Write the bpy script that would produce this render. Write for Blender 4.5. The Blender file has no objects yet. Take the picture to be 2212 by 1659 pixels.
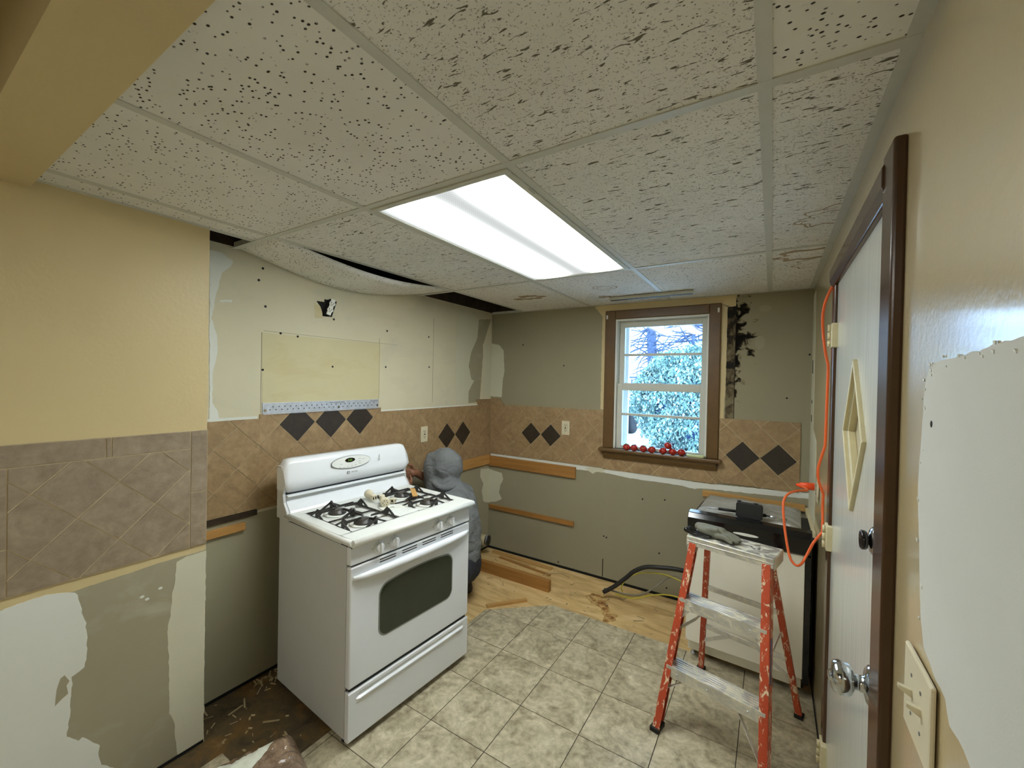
import bpy, bmesh, math, random
from mathutils import Vector, Matrix, noise
random.seed(7)
sc = bpy.context.scene
C = sc.collection
R = math.radians

# ---------------------------------------------------------------- camera, world, light, exposure
cam = bpy.data.cameras.new('camera'); camo = bpy.data.objects.new('camera', cam); C.objects.link(camo)
cam.sensor_width = 36.0; cam.lens = 896.373 / 2212 * 36.0; cam.clip_start = 0.02
EYE = Vector((0, 0, 1.5428))
rx = Vector((0.84677, 0.53156, 0.02038)); ry = Vector((-0.02208, -0.00317, 0.99975)); rz = -Vector((-0.53150, 0.84701, -0.00905))
m3 = Matrix((rx, ry, rz)).transposed()
camo.matrix_world = Matrix.Translation(EYE) @ m3.to_4x4()
sc.camera = camo
w = bpy.data.worlds.new('world'); sc.world = w; w.use_nodes = True
bgn = w.node_tree.nodes['Background']; bgn.inputs[0].default_value = (0.44, 0.68, 1.0, 1); bgn.inputs[1].default_value = 8.0
sc.view_settings.view_transform = 'Standard'; sc.view_settings.look = 'None'; sc.view_settings.gamma = 1; sc.view_settings.use_curve_mapping = False
sc.view_settings.exposure = 0.2
sc.cycles.max_bounces = 8; sc.cycles.diffuse_bounces = 5; sc.cycles.sample_clamp_indirect = 6.0

def area(name, loc, rot, sx, sy, power, col, portal=False):
    l = bpy.data.lights.new(name, 'AREA'); l.shape = 'RECTANGLE'; l.size = sx; l.size_y = sy; l.energy = power; l.color = col
    if portal: l.cycles.is_portal = True
    o = bpy.data.objects.new(name, l); o.location = loc; o.rotation_euler = rot; C.objects.link(o); return o
# daylight portal in the window opening (only guides the sky's own light)
area('window_portal', (-0.70, 3.30, 1.53), (R(-90), 0, 0), 0.66, 1.02, 1, (1, 1, 1), True)
# the ceiling lamp of the next room, behind the camera
area('next_room_lamp', (-0.9, -1.5, 2.28), (0, 0, 0), 0.5, 0.5, 23, (1.0, 0.97, 0.88))

# ---------------------------------------------------------------- dimensions
XR, XL, XS, YB, H = 0.2045, -1.991, -2.1975, 3.136, 2.1433
GX, GY, F2 = -0.6354, 0.970, 0.6096
YE = 0.79            # where the left wall ends and the recess begins
TOP = 2.46

# ---------------------------------------------------------------- materials
def lin(c): return tuple(((v/255)/12.92 if v/255 <= 0.04045 else (((v/255)+0.055)/1.055)**2.4) for v in c)
class NT:
    def __init__(s, name):
        s.m = bpy.data.materials.new(name); s.m.use_nodes = True; s.t = s.m.node_tree; s.p = s.t.nodes['Principled BSDF']
        s.out = s.t.nodes['Material Output']
        s.co = s.n('ShaderNodeTexCoord').outputs['Object']
    def n(s, ty, **k):
        nd = s.t.nodes.new(ty)
        for a, b in k.items(): setattr(nd, a, b)
        return nd
    def l(s, a, b): s.t.links.new(a, b)
    def put(s, sock, v):
        if hasattr(v, 'is_linked') or hasattr(v, 'links'): s.l(v, sock)
        else: sock.default_value = v
    def noise(s, scale, detail=4, rough=0.5, vec=None, dist=0):
        nd = s.n('ShaderNodeTexNoise'); nd.inputs['Scale'].default_value = scale; nd.inputs['Detail'].default_value = detail
        nd.inputs['Roughness'].default_value = rough; nd.inputs['Distortion'].default_value = dist
        s.l(vec or s.co, nd.inputs['Vector']); return nd.outputs['Fac']
    def ramp(s, fac, stops):
        nd = s.n('ShaderNodeValToRGB'); el = nd.color_ramp.elements
        while len(el) < len(stops): el.new(0.5)
        for e, (p, c) in zip(el, stops): e.position = p; e.color = (*c, 1) if len(c) == 3 else c
        s.l(fac, nd.inputs[0]); return nd.outputs[0]
    def mix(s, fac, a, b, mode='MIX'):
        nd = s.n('ShaderNodeMix', data_type='RGBA', blend_type=mode)
        s.put(nd.inputs[0], fac); 
        for sock, v in ((nd.inputs[6], a), (nd.inputs[7], b)):
            if isinstance(v, tuple): sock.default_value = (*v, 1) if len(v) == 3 else v
            else: s.l(v, sock)
        return nd.outputs[2]
    def math(s, op, a, b=0.0, c=None):
        nd = s.n('ShaderNodeMath', operation=op); s.put(nd.inputs[0], a); s.put(nd.inputs[1], b)
        if c is not None: s.put(nd.inputs[2], c)
        return nd.outputs[0]
    def mapv(s, scale=(1, 1, 1), rot=(0, 0, 0), loc=(0, 0, 0), vec=None):
        nd = s.n('ShaderNodeMapping'); nd.inputs['Scale'].default_value = scale; nd.inputs['Rotation'].default_value = rot; nd.inputs['Location'].default_value = loc
        s.l(vec or s.co, nd.inputs['Vector']); return nd.outputs[0]
    def bump(s, h, strength=0.3, dist=0.002):
        nd = s.n('ShaderNodeBump'); nd.inputs['Strength'].default_value = strength; nd.inputs['Distance'].default_value = dist
        s.l(h, nd.inputs['Height']); s.l(nd.outputs[0], s.p.inputs['Normal'])
    def set(s, col=None, rough=None, metal=None, **k):
        if col is not None:
            if isinstance(col, tuple): s.p.inputs['Base Color'].default_value = (*col, 1)
            else: s.l(col, s.p.inputs['Base Color'])
        if rough is not None: s.put(s.p.inputs['Roughness'], rough)
        if metal is not None: s.put(s.p.inputs['Metallic'], metal)
        for a, b in k.items(): s.put(s.p.inputs[a.replace('_', ' ')], b)
        return s.m
def plain(name, c, rough=0.5, metal=0, var=0.06, vscale=14, bs=0, bscale=200, **k):
    t = NT(name); c = lin(c); d = tuple(v*(1-var*2) for v in c); e = tuple(min(1, v*(1+var)) for v in c)
    t.set(t.ramp(t.noise(vscale, 5, 0.6), [(0.3, d), (0.7, e)]), rough, metal, **k)
    if bs: t.bump(t.noise(bscale, 3), bs, 0.001)
    return t.m
M = {}
def mk_paint(name, c, rough, spec=0.5, bscale=75, bs=0.35, coat=0, smear=None):
    t = NT(name); a = lin(c)
    n1 = t.noise(2.2, 5, 0.6)
    t.set(t.ramp(n1, [(0.3, tuple(v*0.93 for v in a)), (0.7, a)]), rough)
    t.p.inputs['Specular IOR Level'].default_value = spec
    if smear: t.set(t.mix(t.ramp(t.noise(2.6, 6, 0.62, t.mapv((1, 1, 2.2)), 0.7), [(0.52, (0, 0, 0)), (0.74, (.5, .5, .5))]), t.ramp(n1, [(0.3, tuple(v*0.93 for v in a)), (0.7, a)]), lin(smear)))
    if coat: t.p.inputs['Coat Weight'].default_value = coat; t.p.inputs['Coat Roughness'].default_value = 0.12
    t.bump(t.noise(bscale, 2, 0.5), bs, 0.0016)
    return t.m
M['paint'] = mk_paint('beige_wall_paint', (206, 188, 142), 0.42, 0.5)
M['paint_gloss'] = mk_paint('beige_glossy_wall_paint', (204, 186, 142), 0.28, 0.9, 95, 0.42, 1.0)
M['drywall'] = mk_paint('grey_drywall_face', (210, 204, 178), 0.85, 0.2, 300, 0.1, 0, (186, 184, 166))
M['drywall_r'] = mk_paint('pale_grey_drywall_face', (208, 210, 203), 0.8, 0.25, 300, 0.1)
M['drywall_green'] = mk_paint('olive_drywall_face', (160, 155, 131), 0.85, 0.2, 300, 0.1)
M['drywall_yellow'] = mk_paint('yellowed_drywall_face', (204, 196, 158), 0.8, 0.2, 300, 0.1, 0, (186, 164, 112))
M['drywall_dark'] = mk_paint('bare_grey_board', (160, 154, 130), 0.85, 0.2, 300, 0.1, 0, (186, 184, 168))
M['compound'] = mk_paint('joint_compound', (222, 225, 217), 0.75, 0.25, 60, 0.25)
M['compound_cream'] = mk_paint('cream_joint_compound', (206, 204, 182), 0.75, 0.25, 60, 0.25)
M['black'] = plain('black_void', (10, 9, 7), 0.9)
M['dark_boards'] = plain('dark_brown_ceiling_boards', (30, 22, 12), 0.8)
M['dot'] = plain('screw_hole_dark', (22, 18, 14), 0.9)
M['cavity'] = plain('dark_cavity_wood', (52, 40, 26), 0.95, var=0.3)
def mk_tile(name, c1, c2, c3, rough=0.42):
    t = NT(name)
    at = t.n('ShaderNodeAttribute', attribute_name='rnd')
    v = t.n('ShaderNodeVectorMath', operation='ADD'); t.l(t.co, v.inputs[0])
    v2 = t.n('ShaderNodeVectorMath', operation='SCALE'); t.l(at.outputs['Vector'], v2.inputs[0]); v2.inputs['Scale'].default_value = 9.0
    t.l(v2.outputs[0], v.inputs[1])
    n1 = t.noise(9, 6, 0.65, v.outputs[0], 1.2); n2 = t.noise(40, 4, 0.6, v.outputs[0])
    col = t.ramp(n1, [(0.30, lin(c1)), (0.5, lin(c2)), (0.72, lin(c3))])
    col = t.mix(0.35, col, t.ramp(n2, [(0.3, lin(c1)), (0.7, lin(c3))]))
    t.set(col, rough); t.bump(n1, 0.3, 0.002)
    return t.m
M['wtile'] = mk_tile('tan_stone_look_wall_tile', (128, 104, 74), (153, 127, 92), (178, 152, 114))
M['wtile_grey'] = mk_tile('brown_grey_stone_look_wall_tile', (122, 107, 88), (144, 128, 107), (168, 152, 130))
M['atile'] = mk_tile('dark_accent_tile', (36, 29, 22), (46, 38, 29), (58, 49, 38), 0.5)
M['grout'] = plain('tan_grout', (196, 180, 146), 0.9, var=0.1)
M['ftile'] = mk_tile('mottled_olive_beige_floor_tile', (112, 101, 76), (172, 162, 134), (222, 213, 186), 0.36)
M['fgrout'] = plain('dark_floor_grout', (56, 49, 38), 0.9)
def mk_wood(name, c1, c2, scale=(2, 30, 30), rough=0.6, dirt=None):
    t = NT(name); v = t.mapv(scale)
    n1 = t.noise(1.6, 6, 0.6, v, 0.6)
    col = t.ramp(n1, [(0.3, lin(c1)), (0.7, lin(c2))])
    if dirt:
        col = t.mix(t.ramp(t.noise(3.5, 6, 0.65), [(0.50, (0, 0, 0)), (0.66, (1, 1, 1))]), col, lin(dirt))
    t.set(col, rough); t.bump(n1, 0.2, 0.001); return t.m
M['lumber_x'] = mk_wood('pine_board', (168, 126, 68), (200, 158, 94), (1.5, 30, 30))
M['lumber_y'] = mk_wood('pine_board_cross', (164, 120, 60), (198, 152, 88), (30, 1.5, 30))
M['lumber_or'] = mk_wood('orange_pine_board', (140, 98, 46), (174, 124, 62), (1.5, 25, 25))
M['sub'] = NT('plywood_subfloor'); t = M['sub']
v = t.mapv((1.2, 5, 1)); n1 = t.noise(2.2, 6, 0.6, v, 1.2)
col = t.ramp(n1, [(0.3, lin((176, 144, 92))), (0.5, lin((208, 176, 120))), (0.72, lin((226, 200, 148)))])
sx = t.n('ShaderNodeSeparateXYZ'); t.l(t.co, sx.inputs[0])
# old stained floor where the left cabinet run stood (world x<-1.45,y<1.35)
msk = t.math('MULTIPLY', t.math('LESS_THAN', sx.outputs[1], 1.5), 1.0)
dirtc = t.ramp(t.noise(9, 7, 0.7, None, 0.8), [(0.30, lin((50, 40, 26))), (0.5, lin((86, 72, 48))), (0.63, lin((112, 84, 44))), (0.8, lin((140, 122, 88)))])
col = t.mix(msk, col, dirtc)
grime = t.ramp(t.noise(2.6, 7, 0.7), [(0.54, (0, 0, 0)), (0.80, (0.6, 0.6, 0.6))])
col = t.mix(grime, col, lin((112, 92, 58)))
t.set(col, 0.65); t.bump(t.noise(60, 5), 0.25, 0.002); M['sub'] = t.m
M['stain'] = NT('brown_water_stain'); t = M['stain']; t.set(t.ramp(t.noise(22, 5, 0.6), [(0.42, lin((196, 164, 108))), (0.58, lin((150, 104, 50))), (0.72, lin((90, 56, 26)))]), 0.6); M['stain'] = t.m
M['brown'] = plain('glossy_brown_trim_paint', (66, 43, 23), 0.22, var=0.05, bs=0.1)
M['brown_w'] = plain('window_brown_trim_paint', (98, 72, 38), 0.38, var=0.08)
M['doorp'] = NT('glossy_white_door_paint'); t = M['doorp']
st = t.noise(1.0, 5, 0.6, t.mapv((60, 60, 2.0))); t.set(t.ramp(st, [(0.3, lin((214, 218, 210))), (0.7, lin((230, 233, 226)))]), 0.20); t.p.inputs['Coat Weight'].default_value = .6; t.p.inputs['Coat Roughness'].default_value = .12
t.bump(st, 0.25, 0.0012); M['doorp'] = t.m
M['cream'] = plain('cream_painted_wood', (206, 196, 158), 0.45)
M['cream_pl'] = plain('cream_plastic', (214, 206, 178), 0.35, var=0.02)
M['white_pl'] = plain('white_plastic', (226, 228, 220), 0.3, var=0.02)
M['obscure'] = plain('rough_beige_panel', (176, 168, 138), 0.6, bs=0.6, bscale=120)
M['chrome'] = plain('chrome', (200, 204, 208), 0.13, 1.0, var=0.02)
M['steel'] = plain('galvanised_steel', (206, 212, 220), 0.42, 0.55, var=0.1, vscale=40)
M['alu'] = NT('paint_smeared_aluminium'); t = M['alu']
a1 = t.ramp(t.noise(24, 7, 0.75, None, 1), [(0.46, (0, 0, 0)), (0.58, (1, 1, 1))])
t.set(t.mix(a1, lin((200, 200, 196)), lin((220, 216, 196))), t.math('MULTIPLY_ADD', a1, 0.3, 0.32), t.math('MULTIPLY_ADD', a1, -0.65, 0.75)); t.bump(t.noise(50, 4), 0.2, 0.001); M['alu'] = t.m
M['orange'] = NT('paint_splashed_orange_fibreglass'); t = M['orange']
sp = t.ramp(t.noise(30, 5, 0.7, t.mapv((1.6, 1.6, 0.55)), 0.8), [(0.555, (0, 0, 0)), (0.59, (1, 1, 1))])
t.set(t.mix(sp, t.ramp(t.noise(6, 4), [(0.3, lin((164, 58, 30))), (0.7, lin((190, 78, 44)))]), lin((222, 200, 170))), 0.42); M['orange'] = t.m
M['orange_clean'] = plain('orange_fibreglass', (186, 62, 26), 0.42, var=0.1)
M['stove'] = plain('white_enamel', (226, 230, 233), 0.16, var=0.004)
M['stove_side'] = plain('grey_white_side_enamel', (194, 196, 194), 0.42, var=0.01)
M['stove_top'] = plain('off_white_cooktop_enamel', (226, 229, 224), 0.2, var=0.01)
M['gap'] = plain('dark_gap', (30, 30, 34), 0.6)
M['iron'] = plain('black_cast_iron', (40, 37, 33), 0.5, var=0.15, vscale=50, bs=0.2)
M['burner'] = plain('dark_burner_cap', (58, 55, 50), 0.4, var=0.1)
M['oven_glass'] = plain('dark_green_oven_glass', (50, 56, 44), 0.06, var=0.03)
M['oven_dots'] = plain('grey_dotted_glass_border', (128, 132, 128), 0.2)
M['black_gloss'] = plain('glossy_black_plastic', (14, 14, 15), 0.12)
M['black_mat'] = plain('matt_black_plastic', (12, 12, 12), 0.6)
M['dish_white'] = plain('cream_white_enamel', (234, 232, 216), 0.35, var=0.01)
M['foil'] = NT('crinkled_grey_insulation_film'); t = M['foil']
t.set(t.ramp(t.noise(5, 5, 0.6), [(0.3, lin((150, 149, 138))), (0.7, lin((206, 206, 200)))]), 0.25, 0.3); t.bump(t.noise(14, 5, 0.65, t.mapv((0.5, 1.6, 1)), 1.5), 0.9, 0.02); M['foil'] = t.m
M['print'] = plain('grey_print', (112, 116, 118), 0.4)
M['print_l'] = plain('pale_grey_print', (176, 180, 178), 0.4)
M['cord'] = plain('orange_cord_jacket', (232, 104, 50), 0.4, var=0.04)
M['plug'] = plain('orange_plug', (240, 84, 36), 0.35)
M['rubber'] = plain('black_rubber_hose', (26, 25, 23), 0.5)
M['yellow'] = plain('yellow_wire_jacket', (188, 176, 62), 0.45)
M['greywire'] = plain('grey_wire_jacket', (126, 122, 104), 0.4)
M['glove'] = plain('grey_rubber_glove', (112, 112, 98), 0.6, var=0.06, bs=0.2, bscale=300)
M['tomato'] = plain('red_tomato_skin', (172, 48, 40), 0.16, var=0.12, vscale=30, Subsurface_Weight=0.1)
M['stem'] = plain('green_tomato_stem', (74, 104, 48), 0.6)
M['soap'] = plain('pale_green_dish', (198, 208, 158), 0.4)
M['hood'] = NT('grey_marl_sweatshirt'); t = M['hood']
t.set(t.mix(0.5, t.ramp(t.noise(7, 4), [(0.3, lin((96, 100, 101))), (0.7, lin((120, 124, 125)))]), t.ramp(t.noise(260, 2), [(0.3, lin((92, 96, 98))), (0.7, lin((130, 134, 137)))])), 0.95)
t.bump(t.noise(9, 3, 0.5, t.mapv((1, 1, 1.6)), 1.5), 0.4, 0.03); M['hood'] = t.m
M['skin'] = plain('brown_skin', (134, 90, 66), 0.5, var=0.08, Subsurface_Weight=0.05)
M['jeans'] = plain('dark_trousers', (42, 44, 52), 0.9, var=0.2, vscale=30)
M['boot'] = plain('black_boot_leather', (30, 27, 25), 0.5)
M['hair'] = plain('black_hair', (18, 15, 13), 0.7)
M['wrap'] = NT('crinkled_brown_plastic_wrap'); t = M['wrap']
t.set(t.ramp(t.noise(7, 5, 0.6, t.mapv((1, 3, 1))), [(0.3, lin((122, 96, 72))), (0.7, lin((186, 160, 134)))]), 0.12); t.p.inputs['Coat Weight'].default_value = 0.6
t.bump(t.noise(26, 5, 0.7, None, 2), 1.0, 0.02); M['wrap'] = t.m
M['paper'] = plain('white_paper', (214, 218, 202), 0.7)
M['pvc'] = plain('dirty_pvc', (178, 168, 134), 0.45, var=0.15)
M['chip'] = plain('pale_wood_debris', (176, 158, 120), 0.8, var=0.15)
M['metal_white'] = plain('white_enamelled_metal', (196, 198, 188), 0.4, var=0.02)
M['grid'] = plain('off_white_grid_metal', (200, 201, 192), 0.45, var=0.03)
def mk_ceil(name, fiss, seedv=0.0):
    t = NT(name)
    base = t.ramp(t.noise(3, 4), [(0.3, lin((228, 228, 222))), (0.7, lin((238, 238, 233)))])
    base = t.mix(t.ramp(t.noise(1.1, 5, 0.6), [(0.4, (0, 0, 0)), (0.75, (.25, .25, .25))]), base, lin((176, 164, 144)))
    vo = t.n('ShaderNodeTexVoronoi'); vo.inputs['Scale'].default_value = 120 if fiss else 88; t.l(t.mapv((0.7, 1, 1), (0, 0, 0.3), (seedv, 0, 0)), vo.inputs['Vector'])
    d = t.ramp(vo.outputs['Distance'], [(0.13 if fiss else 0.19, (1, 1, 1)), (0.19 if fiss else 0.25, (0, 0, 0))])
    keep = t.ramp(t.noise(22, 2, 0.5, t.mapv(loc=(seedv, 3, 0))), [(0.42, (0, 0, 0)), (0.48, (1, 1, 1))])
    hol = t.mix(1.0, d, keep, 'MULTIPLY')
    if fiss:
        nf = t.noise(78, 2, 0.45, t.mapv((0.36, 1.35, 1), (0, 0, 0.22), (seedv, seedv, 0)), 0.9)
        f = t.ramp(nf, [(0.636, (0, 0, 0)), (0.672, (1, 1, 1))])
        hol = t.mix(1.0, hol, f, 'LIGHTEN')
        fine = t.ramp(t.noise(230, 1, 0.5), [(0.64, (0, 0, 0)), (0.70, (.55, .55, .55))])
        hol = t.mix(1.0, hol, fine, 'LIGHTEN')
    t.set(t.mix(hol, base, lin((102, 97, 80) if fiss else (50, 46, 38))), 0.9)
    inv = t.n('ShaderNodeInvert'); t.l(hol, inv.inputs[1]); t.bump(inv.outputs[0], 0.6, 0.003)
    return t.m
M['ceil_f'] = mk_ceil('fissured_ceiling_panel', True)
M['ceil_p'] = mk_ceil('pinhole_ceiling_panel', False, 5.0)
M['ceil_edge'] = plain('torn_brown_panel_edge', (120, 102, 74), 0.9, var=0.2)
M['waterstain'] = plain('brown_ceiling_water_stain', (172, 154, 126), 0.9, var=0.15, vscale=30)
# glass: thin pane = mostly clear with a faint mirror
def mk_glass():
    t = NT('clear_window_glass'); tr = t.n('ShaderNodeBsdfTransparent'); tr.inputs[0].default_value = (0.93, 0.96, 0.96, 1)
    gl = t.n('ShaderNodeBsdfGlossy'); gl.inputs['Roughness'].default_value = 0.02
    fr = t.n('ShaderNodeFresnel'); fr.inputs[0].default_value = 1.45; mx = t.n('ShaderNodeMixShader')
    t.l(fr.outputs[0], mx.inputs[0]); t.l(tr.outputs[0], mx.inputs[1]); t.l(gl.outputs[0], mx.inputs[2]); t.l(mx.outputs[0], t.out.inputs[0]); return t.m
M['glass'] = mk_glass()
# prismatic lamp lens: two tubes shine through it
def mk_lens():
    t = NT('glowing_prismatic_lens'); s = t.n('ShaderNodeSeparateXYZ'); t.l(t.co, s.inputs[0])
    def bell(x0, wd):
        d = t.math('DIVIDE', t.math('SUBTRACT', s.outputs[0], x0), wd); return t.math('POWER', 2.718, t.math('MULTIPLY', t.math('MULTIPLY', d, d), -1.0))
    b = t.math('ADD', bell(0.165, 0.050), bell(-0.135, 0.056))
    endf = t.math('SUBTRACT', 1.0, t.math('POWER', t.math('DIVIDE', t.math('ABSOLUTE', s.outputs[1]), 0.60), 8.0))
    b = t.math('MULTIPLY', b, endf)
    rib = t.math('MULTIPLY_ADD', t.math('SINE', t.math('MULTIPLY', s.outputs[0], 700.0)), 0.5, 0.5)
    rib2 = t.math('MULTIPLY_ADD', t.math('SINE', t.math('MULTIPLY', s.outputs[1], 560.0)), 0.5, 0.5)
    low = t.math('MULTIPLY_ADD', t.math('MULTIPLY', rib, rib2), 0.25, 0.52)
    tot = t.math('MULTIPLY_ADD', b, LAMP, low)
    em = t.n('ShaderNodeEmission'); em.inputs[0].default_value = (0.95, 1.0, 0.99, 1); t.l(tot, em.inputs[1]); t.l(em.outputs[0], t.out.inputs[0]); return t.m
LAMP = 40.0
M['lens'] = mk_lens()
M['leaf'] = plain('ivy_leaf', (120, 156, 150), 0.35, var=0.3, vscale=3)  # leaf colours washed pale and bluish: overexposure and haze are mixed in
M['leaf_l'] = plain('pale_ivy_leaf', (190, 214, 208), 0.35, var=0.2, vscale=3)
M['hedge_core'] = plain('dark_hedge_core', (52, 78, 128), 0.9, var=0.3)  # blue of the outdoor haze mixed into the core colour
M['bark'] = plain('hazy_blue_bark', (84, 98, 128), 0.9, var=0.3, bs=0.5)  # bark colour carries the same blue haze
M['pave'] = plain('pale_concrete_drive', (222, 224, 224), 0.9, var=0.03)
M['siding'] = plain('white_house_siding', (228, 230, 232), 0.7, var=0.02)
M['car'] = plain('dark_blue_car_paint', (60, 84, 128), 0.15)
M['tyre'] = plain('tyre_rubber', (30, 32, 38), 0.8)
M['display'] = NT('green_lit_digits'); t = M['display']; t.set((0.1, 0.3, 0.02), 0.5); t.p.inputs['Emission Color'].default_value = (0.45, 0.8, 0.1, 1); t.p.inputs['Emission Strength'].default_value = 0.12; M['display'] = t.m

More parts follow.
